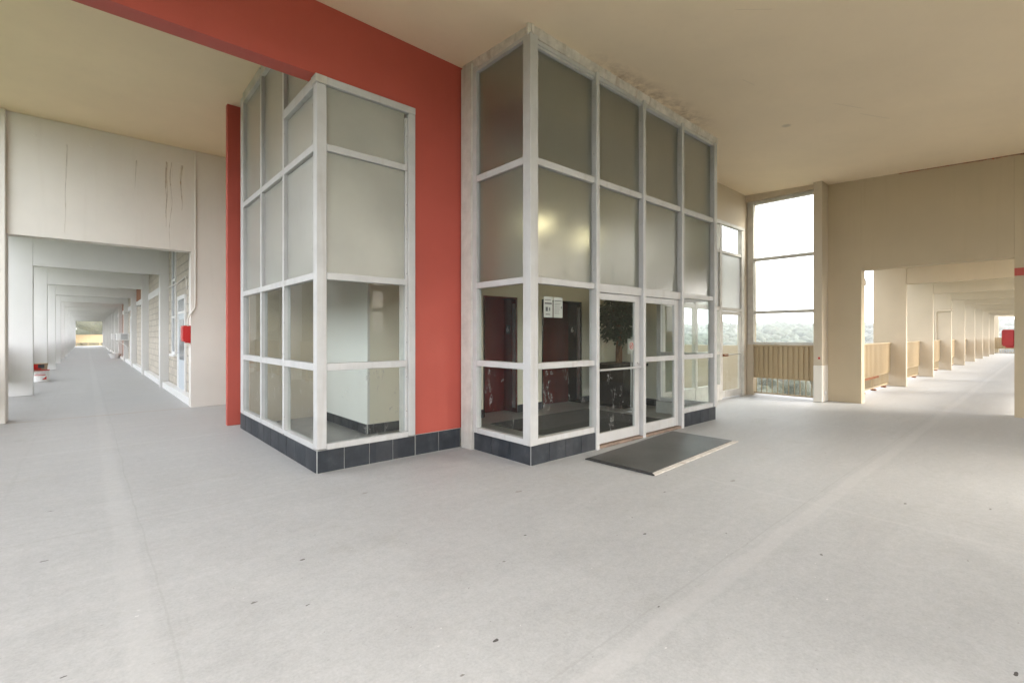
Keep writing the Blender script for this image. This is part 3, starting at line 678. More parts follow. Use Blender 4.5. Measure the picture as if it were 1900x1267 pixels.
# the part of the lobby wall that closes the red pier side
tag(box(4.07, 4.16, 5.58, 5.95, 0, 5.38).build('lobby_return_wall', 'lobby'), 'narrow cream wall return inside the glass behind the red pier', 'wall')
for i, (a, b2) in enumerate(EL):
    lab = ('left elevator doorway with a dark red door, seen through the narrow side panes', 'right elevator doorway with a red door and black jamb, behind the two paper notices')[i]
    e = thing('elevator', (a, YW, 0), lab, 'elevator')
    box(a + .03, b2 - .03, YW + .38, YW + .42, .012, ET - .03).build('door_panel', 'reddoor', e)
    j = box(b2 - .03, b2, YW - .012, YW + .44, .012, ET - .002, bev=.003).build('jamb', 'reddoor' if i == 0 else 'blkdoor', e)
    box(a, a + .03, YW - .012, YW + .44, .012, ET - .002, bev=.003).build('jamb', 'blkdoor', e)
    box(a + .03, b2 - .03, YW - .012, YW + .44, ET - .03, ET - .002).build('head', 'blkdoor' if i else 'reddoor', e)
    box(b2 - .036, b2 - .0305, YW + .02, YW + .10, .1, ET - .12).build('reflection_strip', 'alum', e)  # silvery reflection on the jamb, built as a bright metal strip
    pl = box(b2 - .037, b2 - .0305, YW + .19, YW + .31, 1.62, 1.80, bev=.002).build('number_plate', 'ink', e)
    text_mesh('numeral', '6', .16, 'whitepl', pl, (b2 - .039, YW + .25, 1.71), (0, -1, 0), (0, 0, 1))
tag(box(5.36, 8.05, 4.62, 6.6, .014, .024, bev=.003).build('entrance_mat', 'carpet'), 'grey carpet mat on the lobby floor inside the doors', 'mat')
tag(box(5.40, 7.25, 4.36, 5.55, .026, .036, bev=.003).build('entrance_mat', 'carpet2'), 'smaller black carpet mat just inside the glass doors', 'mat')
lm = thing('globe_lamp', (6.63, 6.6, 3.5), 'lit warm globe lamp glowing behind the frosted panes', 'lamp')
b = bmesh.new(); bmesh.ops.create_uvsphere(b, u_segments=16, v_segments=10, radius=.085); bmesh.ops.translate(b, verts=b.verts, vec=(6.63, 6.6, 3.75))
k = MB(); k.bm.free(); k.bm = b; k.build('globe', 'lampglow', lm, smooth=True); MB().tube([(6.63, 6.6, 3.88), (6.63, 6.6, 5.6)], .012).build('stem', 'alum', lm)
lm2 = copy_tree(lm, (1.35, 0, -.1), 'second lit globe lamp behind the frosted panes, nearer the doors'); lm['label'] = 'lit warm globe lamp behind the frosted pane nearest the bay corner'
# duct and pipes that show as blurred shapes through the top panes
tag(box(4.3, 9.3, 4.75, 5.25, 4.30, 4.80, bev=.02).build('air_duct', 'gasket'), 'dark duct blurred behind the top frosted panes', 'duct')

# planter and tree
PX0, PY0 = 8.62, 6.10
pt = thing('planter', (PX0 + .32, PY0 + .32, .012), 'large black square tapered planter standing in the lobby', 'planter')
cx, cyy = PX0 + .32, PY0 + .32
def frust(m, h0, h1, z0, z1):
    m.poly([(cx - h0, cyy - h0, z0), (cx + h0, cyy - h0, z0), (cx + h0, cyy + h0, z0), (cx - h0, cyy + h0, z0), (cx - h1, cyy - h1, z1), (cx + h1, cyy - h1, z1), (cx + h1, cyy + h1, z1), (cx - h1, cyy + h1, z1)], [(0, 3, 2, 1), (4, 5, 6, 7), (0, 1, 5, 4), (1, 2, 6, 5), (2, 3, 7, 6), (3, 0, 4, 7)])
m = MB(); frust(m, .31, .43, .06, .90); m.build('pot', 'blackpot', pt)
m = MB(); frust(m, .34, .33, .012, .058); m.build('foot', 'blackpot', pt)
m = MB(); frust(m, .455, .46, .90, .96); m.build('rim', 'blackpot', pt)
m = MB(); frust(m, .40, .40, .955, .968); m.build('soil', 'soil', pt)
tr = thing('potted_tree', (cx, cyy, .96), 'small leafy fig tree with a braided trunk in the black planter', 'tree')
m = MB()
for s_ in range(4):
    ph = s_ * math.pi / 2
    m.tube([(cx + .045 * math.cos(ph + z * 3.2), cyy + .045 * math.sin(ph + z * 3.2), .96 + z) for z in np.linspace(0, .75, 14)], [.034 - .01 * q / 13 for q in range(14)], 7)
for s_ in range(9):
    a = random.uniform(0, 6.28); e = random.uniform(.3, 1.3); L = random.uniform(.3, .5)
    m.tube([(cx, cyy, 1.62), (cx + L * .4 * math.cos(a) * math.cos(e), cyy + L * .4 * math.sin(a) * math.cos(e), 1.62 + L * .5 * math.sin(e) + .1), (cx + L * math.cos(a) * math.cos(e), cyy + L * math.sin(a) * math.cos(e), 1.66 + L * math.sin(e) + .2)], [.018, .012, .005], 6)
m.build('trunk', 'bark', tr)
m = MB(); bm = m.bm
for i in range(2600):
    while True:
        v = Vector((random.uniform(-1, 1), random.uniform(-1, 1), random.uniform(-1, 1)))
        if .35 < v.length < 1: break
    lump = .80 + .22 * math.sin(v.x * 7 + 1) * math.sin(v.y * 6 + v.z * 5)
    p = Vector((cx + v.x * .57 * lump, cyy + v.y * .57 * lump, 1.98 + v.z * .60 * lump - (.06 if v.z < -.3 else 0)))
    d = Vector((v.x + random.uniform(-.6, .6), v.y + random.uniform(-.6, .6), random.uniform(-1.0, .15))).normalized()
    s_ = d.cross(Vector((random.uniform(-.3, .3), random.uniform(-.3, .3), 1))).normalized(); L = random.uniform(.08, .135); W = L * .27
    n = d.cross(s_).normalized()
    q = [bm.verts.new(x) for x in (p, p + d * L * .4 + s_ * W + n * .008, p + d * L, p + d * L * .4 - s_ * W + n * .008)]
    mid = bm.verts.new(p + d * L * .45 - n * .006)
    for a_, b_ in ((0, 1), (1, 2), (2, 3), (3, 0)): bm.faces.new((q[a_], q[b_], mid))
m.build('crown', 'leaf', tr)
# ladder-like sign stand beside the tree
ss = thing('sign_stand', (8.45, 5.75, .012), 'slim metal sign stand beside the planter in the lobby', 'sign stand')
MB().tube([(8.50, 5.80, .03), (8.50, 5.80, 1.35)], .012).build('pole', 'alum', ss)
MB().lathe(8.50, 5.80, [(.16, .013), (.16, .03), (.02, .04)], 20).build('base', 'alum', ss)
box(8.36, 8.64, 5.79, 5.80, 1.20, 1.52, bev=.002).build('panel', 'paper', ss)

# outside mat
om = thing('door_mat', (6.0, 3.5, 0), 'large black rubber mat on the concrete in front of the doors', 'mat')
z0, z1 = .004, .020
def quad_slab(m, pts, z0, z1):
    m.poly([(x, y, z0) for x, y in pts] + [(x, y, z1) for x, y in pts], [(0, 3, 2, 1), (4, 5, 6, 7), (0, 1, 5, 4), (1, 2, 6, 5), (2, 3, 7, 6), (3, 0, 4, 7)])
m = MB(); quad_slab(m, [(4.86, 3.03), (7.22, 3.15), (7.20, 4.11), (4.84, 3.94)], z0, z1); m.build('rubber_sheet', 'rubber', om)
m = MB(); quad_slab(m, [(4.80, 2.96), (7.27, 3.075), (7.222, 3.148), (4.86, 3.028)], z0, .014); m.build('edge_strip', 'plaster', om)
m = MB(); quad_slab(m, [(4.80, 2.962), (4.858, 3.03), (4.838, 3.95), (4.775, 3.95)], z0, .016); m.build('edge_strip', 'carpet2', om)

# ------------------------------------------------------------------ left portal wall and long corridor
YP = 12.55
pw = MB().box(-1.08, 1.72, YP, YP + .3, 3.43, 5.655).box(1.72, 3.36, YP, YP + .3, 0, 5.655)
pwo = tag(pw.build('portal_wall', 'pale'), 'pale wall with a wide opening into the long left corridor', 'wall')
pr = tag(box(-2.0, -1.082, YP - .09, YP + .35, 0, 5.655, bev=.012).build('pier', 'pale'), 'pale pier cut off by the left edge of the picture', 'pier')
# cracks, runs and old fixings on the portal wall
def streak(parent, x, z1, z0, wdt, mat, yy=YP, wob=.02, name='stain'):
    m = bmesh.new(); n = 26; prev = None; off = random.uniform(0, 90)
    for i in range(n + 1):
        t = i / n; z = z1 + (z0 - z1) * t
        xx = x + wob * (noise.noise(Vector((off, z * 1.7, 0))) * 2 - t * 1.5); hw = .6 * wdt * (.25 + .75 * (1 - t)) * (1 + .5 * noise.noise(Vector((off, z * 9, 3))))
        cur = (m.verts.new((xx - hw, yy - .0007, z)), m.verts.new((xx + hw, yy - .0007, z)))
        if prev: m.faces.new((prev[0], prev[1], cur[1], cur[0]))
        prev = cur
    k = MB(); k.bm.free(); k.bm = m; k.build(name, mat, parent)
for x, a, b2, w_ in ((-.28, 5.25, 3.55, .012), (.78, 5.20, 4.6, .010), (1.28, 5.30, 4.2, .018), (1.37, 5.30, 3.46, .014), (1.30, 5.28, 3.9, .03), (1.56, 5.28, 4.3, .035)):
    streak(pwo, x, a, b2, w_, 'stain')
streak(pwo, -.27, 5.25, 3.55, .0035, 'crack', name='crack'); streak(pwo, 1.375, 5.25, 3.46, .003, 'crack', name='crack'); streak(pwo, .785, 5.2, 4.7, .003, 'crack', name='crack')
m = MB()
for x in (-.72, .08, .80, 1.52): m.tube([(x, YP, 5.33), (x, YP - .012, 5.33)], .035, 12)
m.build('bolt_cap', 'pale', pwo)
cd = MB().tube([(1.80, YP - .02, 5.66), (1.80, YP - .02, 2.30), (1.79, YP - .02, 2.20), (1.70, YP - .02, 2.03), (1.665, YP - .02, 1.95), (1.66, YP - .02, 1.79)], .014, 8)
tag(cd.build('conduit', 'pale'), 'thin painted conduit running down the wall to the left red box', 'conduit')
def firebox(x, y, z, dirx, label, flip=1):
    t = thing('alarm_box', (x, y, z), label, 'alarm box')
    if dirx:   # mounted on a jamb whose face looks to -X, long side along Y
        box(x - .135, x, y, y + .34, z, z + .35, bev=.008).build('case', 'redmetal', t)
        box(x - .148, x - .136, y + .02, y + .32, z + .05, z + .33, bev=.004).build('lid', 'redmetal', t)
        box(x - .10, x - .0, y + .02, y + .16, z - .03, z - .001).build('bracket', 'redmetal', t)
    return t
fb = firebox(1.72, YP + .0, 1.45, True, 'red alarm box on the edge of the left corridor opening')
fb.location = fb.location
fr_ = thing('alarm_box', (13.5, .60, 1.37), 'red alarm box on the edge of the right corridor opening', 'alarm box')
box(13.46, 13.80, .441, .60, 1.375, 1.70, bev=.008).build('case', 'redmetal', fr_); box(13.49, 13.78, .601, .612, 1.40, 1.68, bev=.004).build('lid', 'redmetal', fr_); box(13.48, 13.62, .445, .56, 1.345, 1.374).build('bracket', 'redmetal', fr_)

NL = 12
for k in range(NL):
    y = 17.85 + 6.2 * k
    nth = ('first', 'second', 'third', 'fourth', 'fifth', 'sixth', 'seventh', 'eighth', 'ninth', 'tenth', 'eleventh', 'twelfth')[k]
    if k == 0:
        finL = tag(box(-1.75, -1.05, y, y + .22, 0, 4.295, bev=.008).build('column', 'white'), '', 'column', 'outer columns of the left corridor')
        pierL = tag(box(1.66, 1.92, y, y + .30, 0, 4.295, bev=.008).build('column', 'white'), '', 'column', 'inner columns of the left corridor')
        beamL = tag(box(-1.048, 1.658, y + .0, y + .22, 3.42, 4.295, bev=.006).build('beam', 'white'), '', 'beam', 'cross beams of the left corridor')
        A, B, D = finL, pierL, beamL
    else:
        A, B, D = (copy_tree(o, (0, 6.2 * k, 0)) for o in (finL, pierL, beamL))
    A['label'] = f'{nth} outer column along the left corridor, counted from the opening'
    B['label'] = f'{nth} inner column along the block wall of the left corridor'
    D['label'] = f'{nth} cross beam over the left corridor, counted from the opening'
# block wall, kerb, brown infill, lintels
def bayname(k): return ('first', 'second', 'third', 'fourth', 'fifth', 'sixth', 'seventh', 'eighth', 'ninth', 'tenth', 'eleventh', 'twelfth', 'last')[k]
ys = [12.86] + [17.85 + 6.2 * k + .302 for k in range(NL)]
ye = [17.848] + [17.85 + 6.2 * (k + 1) - .002 for k in range(NL - 1)] + [91]
for k in range(12):
    y0, y1 = ys[k], ye[k]
    wl = thing('block_wall', (2.0, y0, 0), f'stretch of split face block wall in bay {bayname(k)} of the left corridor', 'wall', 'block wall bays of the left corridor')
    box(1.88, 2.15, y0, y1, .18, 4.298).build('blockwork', 'brown' if k == 4 else 'block', wl)
    box(1.72, 2.15, y0, y1, 0, .178, bev=.006).build('kerb', 'whitepl' if k < 4 else 'pale', wl)
    if k >= 1: box(1.855, 1.879, y0, y1, 2.98, 3.22).build('lintel_band', 'whitepl', wl)
    if k in (2, 4): box(1.865, 1.879, y0 + 3.6, y1 - .05, 3.24, 4.25).build('brick_infill', 'brown', wl)
def cdoor(y0, y1, label, top=2.15, wht='doorpaint'):
    t = thing('corridor_door', (1.88, y0, .18), label, 'door')
    box(1.835, 1.879, y0 - .09, y0, .182, 2.62, bev=.003).build('frame', 'whitepl', t); box(1.835, 1.879, y1, y1 + .09, .182, 2.62, bev=.003).build('frame', 'whitepl', t)
    box(1.835, 1.879, y0, y1, 2.52, 2.62).build('frame', 'whitepl', t); box(1.85, 1.879, y0, y1, top, top + .06).build('transom_bar', 'whitepl', t)
    box(1.86, 1.879, y0, y1, top + .06, 2.52).build('transom_glass', 'darkglass', t)
    lf = box(1.86, 1.879, y0 + .005, y1 - .005, .185, top, bev=.002).build('leaf', wht, t)
    box(1.852, 1.8595, y0 + .2, y1 - .2, .95, 2.0).build('glass_pane', 'darkglass', lf)
    MB().tube([(1.86, y1 - .09, 1.12), (1.80, y1 - .09, 1.12), (1.80, y1 - .2, 1.12)], .012, 8).build('handle', 'alum', t)
M['darkglass'] = plain('dark_window_glass', (.22, .25, .27), .08, 0, .8)
cdoor(14.45, 15.6, 'pale glazed door just inside the left corridor beside the red box')
cdoor(24.6, 25.6, 'white door under a lintel in the second bay of the left corridor', wht='whitepl')
cdoor(33.2, 34.2, 'white door in the fourth bay of the left corridor by the air conditioner', wht='whitepl')
def cwin(y0, y1, z0, z1, label):
    t = thing('window', (1.88, y0, z0), label, 'window')
    box(1.845, 1.879, y0 - .07, y0, z0 - .07, z1 + .07).build('frame', 'whitepl', t); box(1.845, 1.879, y1, y1 + .07, z0 - .07, z1 + .07).build('frame', 'whitepl', t)
    box(1.845, 1.879, y0, y1, z1, z1 + .07).build('frame', 'whitepl', t); box(1.845, 1.879, y0, y1, z0 - .07, z0).build('frame', 'whitepl', t)
    for z in (z0 + .95, z0 + 2.0): box(1.85, 1.879, y0, y1, z, z + .06).build('glazing_bar', 'whitepl', t)
    box(1.868, 1.879, y0, y1, z0, z1).build('glass_pane', 'darkglass', t)
    box(1.79, 1.879, y0 - .12, y1 + .12, z0 - .13, z0 - .072, bev=.004).build('sill', 'whitepl', t)
cwin(16.25, 16.85, 1.12, 4.1, 'tall narrow window in the block wall of the first corridor bay')
cwin(36.6, 37.6, 3.3, 4.1, 'small high window beneath the beams in the fourth corridor bay')
cd = MB().tube([(1.86, 14.2, 2.72), (1.86, 14.2, 2.95), (1.86, 14.35, 3.05), (1.86, 15.8, 3.0), (1.86, 17.8, 3.03), (1.86, 20, 3.05), (1.86, 20.4, 3.0)], .02, 8)
tag(cd.build('conduit', 'pale'), 'horizontal conduit along the block wall of the left corridor', 'conduit')
def wlamp(y, z, label):
    t = thing('wall_lamp', (1.9, y, z), label, 'lamp', 'wall lamps of the left corridor')
    MB().tube([(1.88, y, z + .25), (1.90, y, z + .15), (1.80, y, z)], .014, 8).build('arm', 'alum', t)
    MB().lathe(1.72, y, [(.15, z - .03), (.13, z + .01), (.03, z + .05)], 16).build('shade', 'alum', t)
wlamp(26.3, 2.85, 'small wall lamp over the door in the second corridor bay'); wlamp(35.2, 2.85, 'small wall lamp over the door in the fourth corridor bay')
def acunit(y0, z0, label):
    t = thing('air_conditioner', (1.6, y0, z0), label, 'air conditioner', 'window air conditioners in the left corridor')
    box(1.30, 1.879, y0, y0 + .62, z0, z0 + .42, bev=.012).build('case', 'whitepl', t)
    m = MB()
    for q in range(9): m.box(1.50, 1.82, y0 - .012, y0 - .001, z0 + .06 + q * .036, z0 + .082 + q * .036)
    m.build('grille', 'grey', t)
    for yy in (.1, .5): MB().tube([(1.40, y0 + yy, z0 - .01), (1.87, y0 + yy, z0 - .45)], .015, 6).build('bracket', 'whitepl', t)
acunit(35.9, 1.27, 'white window air conditioner on the wall, the nearer of two in the left corridor')
acunit(43.2, 1.27, 'white window air conditioner on the wall, the farther of two in the left corridor')
MBb = MB().lathe(1.45, 42.0, [(.20, .004), (.26, .12), (.34, .30), (.36, .33), (.33, .33), (.30, .28)], 20)
tag(MBb.build('plant_bowl', 'whitepl', smooth=False), 'white bowl planter on the floor by the corridor columns', 'planter')
# pail and tub
pl = thing('pail', (-1.17, 22.9, 0), 'white plastic pail with red print standing by an outer corridor column', 'pail')
px_, py_ = -1.17, 22.9
MB().lathe(px_, py_, [(.20, .004), (.205, .01), (.225, .35), (.24, .36), (.24, .375), (.215, .38)], 24).build('body', 'whitepl', pl)
MB().lathe(px_, py_, [(.243, .380), (.243, .405), (.02, .41)], 24).build('lid', 'redmetal', pl)
m = MB()
def curved(m, a0, a1, z0, z1, r, n=8):
    for q in range(n):
        t0, t1 = a0 + (a1 - a0) * q / n, a0 + (a1 - a0) * (q + 1) / n
        m.poly([(px_ + r * math.cos(t0), py_ + r * math.sin(t0), z0), (px_ + r * math.cos(t1), py_ + r * math.sin(t1), z0), (px_ + r * math.cos(t1), py_ + r * math.sin(t1), z1), (px_ + r * math.cos(t0), py_ + r * math.sin(t0), z1)], [(0, 1, 2, 3)])
AC = math.atan2(-py_, -px_)
curved(m, AC - .7, AC + .6, .22, .245, .2235); curved(m, AC - .5, AC + .5, .285, .295, .226)
r = .2215; m.poly([(px_ + r * math.cos(t), py_ + r * math.sin(t), z) for t, z in ((AC + .15, .08), (AC + .75, .08), (AC + .75, .19))], [(0, 1, 2)])
m.build('red_print', 'redmetal', pl)
tb = thing('paint_tub', (px_, py_, .41), 'small brown and red tub standing on the pail lid', 'tub')
MB().lathe(px_, py_, [(.17, .412), (.19, .60), (.20, .61), (.20, .625), (.02, .63)], 20).build('body', 'yellow', tb)
curved_m = MB(); px_k = .186
for q in range(6):
    t0, t1 = AC - 1.0 + q * .18, AC - 1.0 + (q + 1) * .18
    curved_m.poly([(px_ + .188 * math.cos(t0), py_ + .188 * math.sin(t0), .43), (px_ + .188 * math.cos(t1), py_ + .188 * math.sin(t1), .43), (px_ + .194 * math.cos(t1), py_ + .194 * math.sin(t1), .60), (px_ + .194 * math.cos(t0), py_ + .194 * math.sin(t0), .60)], [(0, 1, 2, 3)])
curved_m.build('label_patch', 'redmetal', tb)
curved_m = MB()
for q in range(7):
    t0, t1 = AC - .3 + q * .12, AC - .3 + (q + 1) * .12
    curved_m.poly([(px_ + .190 * math.cos(t0), py_ + .190 * math.sin(t0), .47), (px_ + .190 * math.cos(t1), py_ + .190 * math.sin(t1), .47), (px_ + .195 * math.cos(t1), py_ + .195 * math.sin(t1), .59), (px_ + .195 * math.cos(t0), py_ + .195 * math.sin(t0), .59)], [(0, 1, 2, 3)])
curved_m.build('label_patch', 'ink', tb)
tag(box(-1.10, -.98, 91.0, 91.1, 2.3, 2.55, bev=.01).build('lamp', 'whitepl'), 'small white lamp at the far end of the left corridor', 'lamp')

# ------------------------------------------------------------------ railings
def corr_panel(axis, fixed, a0, a1, z0, z1, pitch=.13, dep=.03, th=.004):
    m = bmesh.new(); n = int((a1 - a0) / pitch); pts = []
    for k in range(n + 1):
        u = a0 + (a1 - a0) * k / n; s = (a1 - a0) / n
        pts += [(u, 0)]
        if k < n: pts += [(u + s * .55, 0), (u + s * .62, dep), (u + s * .93, dep)]
    F, Bk = [], []
    for u, d in pts:
        def P_(u, o, z): return (u, fixed + o, z) if axis == 'x' else (fixed + o, u, z)
        F.append((m.verts.new(P_(u, d, z0)), m.verts.new(P_(u, d, z1)))); Bk.append((m.verts.new(P_(u, d + th, z0)), m.verts.new(P_(u, d + th, z1))))
    for i in range(len(F) - 1):
        m.faces.new((F[i][0], F[i + 1][0], F[i + 1][1], F[i][1])); m.faces.new((Bk[i][0], Bk[i][1], Bk[i + 1][1], Bk[i + 1][0]))
        m.faces.new((F[i][1], F[i + 1][1], Bk[i + 1][1], Bk[i][1])); m.faces.new((F[i][0], Bk[i][0], Bk[i + 1][0], F[i + 1][0]))
    k = MB(); k.bm.free(); k.bm = m; return k
def railing(axis, fixed, a0, a1, label, group=None, posts=3, bars=True, ztop=1.36, zsh=.45, pm='panel', zbot=.07, pitch=.145):
    loc = (a0, fixed, 0) if axis == 'x' else (fixed, a0, 0)
    t = thing('railing', loc, label, 'railing', group)
    def bx(u0, u1, o0, o1, z0, z1, name, mat, bev=0.0):
        a = (u0, u1, fixed + o0, fixed + o1, z0, z1) if axis == 'x' else (fixed + o0, fixed + o1, u0, u1, z0, z1)
        return box(*a, bev=bev).build(name, mat, t)
    corr_panel(axis, fixed, a0 + .01, a1 - .01, zsh, ztop - .04, pitch).build('panel', pm, t)
    bx(a0, a1, -.02, .055, ztop - .04, ztop, 'top_rail', pm, .006)
    bx(a0, a1, .036, .06, zsh - .04, zsh + .01, 'middle_rail', pm)
    bx(a0, a1, .036, .06, zbot, zbot + .035, 'bottom_rail', pm)
    n = int((a1 - a0) / .12)
    if bars:
        for k in range(n):
            u = a0 + (k + .5) * (a1 - a0) / n; bx(u - .008, u + .008, .04, .056, zbot + .035, zsh - .04, 'baluster', pm)
    for k in range(posts):
        u = a0 + (k + .5) * (a1 - a0) / posts
        po = bx(u - .03, u + .03, .061, .11, .03, ztop - .05, 'post', pm)
        a = (u - .07, u + .07, fixed + .0, fixed + .12, .004, .045) if axis == 'x' else (fixed, fixed + .12, u - .07, u + .07, .004, .045)
        box(*a, bev=.008).build('foot', 'rust', po)
    return t

# ------------------------------------------------------------------ right end: glazed screen, tall window, pillar, portal
XW = 13.45
dw = MB().box(8.92, 13.9, 5.40, 5.55, 4.42, 5.72).box(13.04, 13.9, 5.40, 5.55, 0, 4.42)
tag(dw.build('wall', 'cream'), 'cream wall around the back door, next to the tall window', 'wall')
gs = thing('glazed_screen', (9.0, 5.42, 0), 'pale framed glazed screen round the back door, seen past the entrance bay', 'glass screen')
for x0, x1 in ((9.0, 9.1), (10.40, 10.50), (11.62, 11.74), (12.86, 13.035)): fr((x0, x1, 5.36, 5.46, 0, 4.33), 'mullion', gs, 'framew')
fr((9.0, 13.035, 5.35, 5.46, 4.335, 4.417), 'head', gs, 'framew')
for x0, x1 in ((9.102, 10.398), (10.502, 11.618)):
    for z0, z1 in ((.30, .38), (1.12, 1.19), (2.20, 2.30), (3.62, 3.69)): fr((x0, x1, 5.365, 5.455, z0, z1), 'rail', gs, 'framew')
    for z0, z1, mt in ((.382, 1.118, 'glassclean'), (1.192, 2.198, 'glassclean'), (2.302, 3.618, 'frostsky'), (3.692, 4.333, 'glassclean')): box(x0 + .002, x1 - .002, 5.41, 5.417, z0, z1).build('frosted_pane' if 'frost' in mt else 'glass_pane', mt, gs)
    box(x0, x1, 5.37, 5.45, 0, .297).build('base_panel', 'framew', gs)
for z0, z1 in ((2.20, 2.28), (3.62, 3.69)): fr((11.742, 12.858, 5.365, 5.455, z0, z1), 'rail', gs, 'framew')
box(11.744, 12.856, 5.41, 5.417, 2.282, 3.618).build('frosted_pane', 'frostsky', gs); box(11.744, 12.856, 5.41, 5.417, 3.692, 4.333).build('glass_pane', 'glassclean', gs)
bd = thing('back_door', (11.75, 5.4, 0), 'glass back door with a push bar, beside the tall window', 'door')
fr((11.745, 11.80, 5.375, 5.425, .03, 2.19), 'stile', bd, 'framew'); fr((12.77, 12.85, 5.375, 5.425, .03, 2.19), 'stile', bd, 'framew')
fr((11.801, 12.769, 5.375, 5.425, 2.10, 2.19), 'top_rail', bd, 'framew'); fr((11.801, 12.769, 5.375, 5.425, .03, .20), 'bottom_rail', bd, 'framew')
box(11.802, 12.768, 5.395, 5.402, .202, 2.098).build('glass_pane', 'glass', bd)
hb = MB().tube([(11.80, 5.34, 1.10), (12.80, 5.34, 1.10)], .012, 8).build('push_bar', 'alum', bd); box(11.78, 12.02, 5.33, 5.374, 1.06, 1.12, bev=.004).build('latch', 'rust', bd)
railing('x', 8.5, 9.65, 13.8, 'tan railing of the small terrace behind the back door', posts=3)
tag(box(13.55, 13.75, 5.56, 8.6, 0, 1.3).build('parapet', 'cream'), 'low wall at the side of the small back terrace', 'wall')
# tall window in the end wall
tw = thing('tall_window', (13.35, 4.5, 1.36), 'tall three pane window above a tan railing at the end of the hall', 'window')
zt = 5.14
fr((13.28, 13.40, 5.23, 5.385, 1.34, zt), 'frame', tw, 'framew'); fr((13.30, 13.38, 3.745, 3.80, 1.34, zt), 'frame', tw, 'framew')
for z0, z1, nm in ((1.345, 1.405, 'sill'), (2.15, 2.23, 'rail'), (3.55, 3.63, 'rail'), (5.06, 5.14, 'head')): fr((13.29, 13.39, 3.802, 5.228, z0, z1), nm, tw, 'framew')
for z0, z1 in ((1.407, 2.148), (2.232, 3.548), (3.632, 5.058)): box(13.335, 13.342, 3.804, 5.226, z0, z1).build('glass_pane', 'glassclean', tw)
rw = railing('y', 13.30, 3.81, 5.24, 'tan corrugated railing panel below the tall window', posts=0, ztop=1.34, zsh=.50, zbot=.05, pitch=.11)
tag(box(13.27, 13.39, 5.24, 5.39, 0, 1.338).build('post', 'cream'), 'cream post between the back door wall and the railing', 'post')
wt = MB().box(13.2, 13.75, 3.74, 5.399, 5.142, 5.72).build('window_head_wall', 'cream'); tag(wt, 'cream strip of wall above the tall window', 'wall')
pil = thing('pillar', (13.2, 3.6, 0), 'square cream pillar with a whitish patch at its foot, right of the tall window', 'pillar')
box(13.0, 13.5, 3.56, 3.742, .87, 5.40, bev=.008).build('shaft', 'cream', pil); box(12.998, 13.5, 3.558, 3.744, 0, .868, bev=.008).build('primer_patch', 'patch', pil)
box(12.985, 12.999, 3.60, 3.64, 1.02, 1.07, bev=.004).build('red_button', 'redmetal', pil)
MB().tube([(13.25, 3.5575, .20), (13.25, 3.548, .20)], .05, 14).build('socket_plate', 'whitepl', pil)
po = MB().box(XW, XW + .3, 2.89, 3.558, 0, 5.72).box(XW, XW + .3, .44, 2.888, 3.10, 5.72).box(XW, XW + .3, -.20, .438, 0, 5.72)
pro = tag(po.build('portal_wall', 'beige'), 'beige wall with a wide opening into the right corridor', 'wall')
box(XW - .003, XW - .0005, -.2, .437, 2.74, 2.89).build('red_stripe', 'red', pro)
# sealant line where the ceiling meets the portal wall
m = bmesh.new(); prev = None
for i in range(60):
    y = 2.2 - i * .055; z = zc(XW, y) - .012; h_ = .010 + .022 * abs(noise.noise(Vector((y * 5, 0, 0)))) * min(1, i / 20 + .2)
    cur = (m.verts.new((XW - .004, y, z + .012)), m.verts.new((XW - .004, y, z + .012 - h_ * 1.6)))
    if prev: m.faces.new((prev[0], prev[1], cur[1], cur[0]))
    prev = cur
k = MB(); k.bm.free(); k.bm = m; k.build('sealant_line', 'orange', pro)
# hidden side of the portal: high window, plain walls added to darken glass reflections
tw2 = thing('high_window', (13.35, -1.2, 3.5), 'high window in the end wall, right of the right corridor opening', 'window')
for a in ((13.30, 13.38, -1.99, -1.93, 3.5, 5.10), (13.30, 13.38, -.27, -.21, 3.5, 5.10)): box(*a, bev=.004).build('frame', 'framew', tw2)
for z0, z1, nm in ((3.50, 3.56, 'sill'), (5.04, 5.10, 'head')): box(13.29, 13.39, -1.928, -.272, z0, z1, bev=.004).build(nm, 'framew', tw2)
box(13.335, 13.342, -1.928, -.272, 3.562, 5.038).build('glass_pane', 'glassclean', tw2)
tag(box(XW, XW + .3, -2.0, -.202, 0, 3.498).box(XW, XW + .3, -2.0, -.202, 5.102, 5.7).build('wall', 'beige'), 'unseen beige wall below and above the high window, added to darken reflections', 'wall')
tag(box(XW, XW + .3, -5.3, -2.002, 0, 5.7).build('wall', 'beige'), 'unseen plain beige end wall beyond the high window, closing off bright reflections', 'wall')

NR = 9
for k in range(NR):
    x = 18.78 + 5.15 * k; nth = bayname(k)
    if k == 0:
        f0 = tag(box(x, x + .16, 2.90, 3.72, 0, 3.998, bev=.008).build('column', 'cream'), '', 'column', 'left columns of the right corridor')
        g0 = tag(box(x, x + .16, -.38, .44, 0, 3.998, bev=.008).build('column', 'cream'), '', 'column', 'right columns of the right corridor')
        h0 = tag(box(x + .01, x + .16, .442, 2.898, 3.15, 3.998, bev=.006).build('beam', 'cream'), '', 'beam', 'cross beams of the right corridor')
        A, B, D = f0, g0, h0
    else: A, B, D = (copy_tree(o, (5.15 * k, 0, 0)) for o in (f0, g0, h0))
    A['label'] = f'{nth} cream column on the railing side of the right corridor'
    B['label'] = f'{nth} cream column on the hidden side of the right corridor'
    D['label'] = f'{nth} cream cross beam over the right corridor'
r0 = railing('x', 3.28, 13.752, 18.775, 'rust stained tan railing in the first bay of the right corridor', 'railings of the right corridor', posts=4)
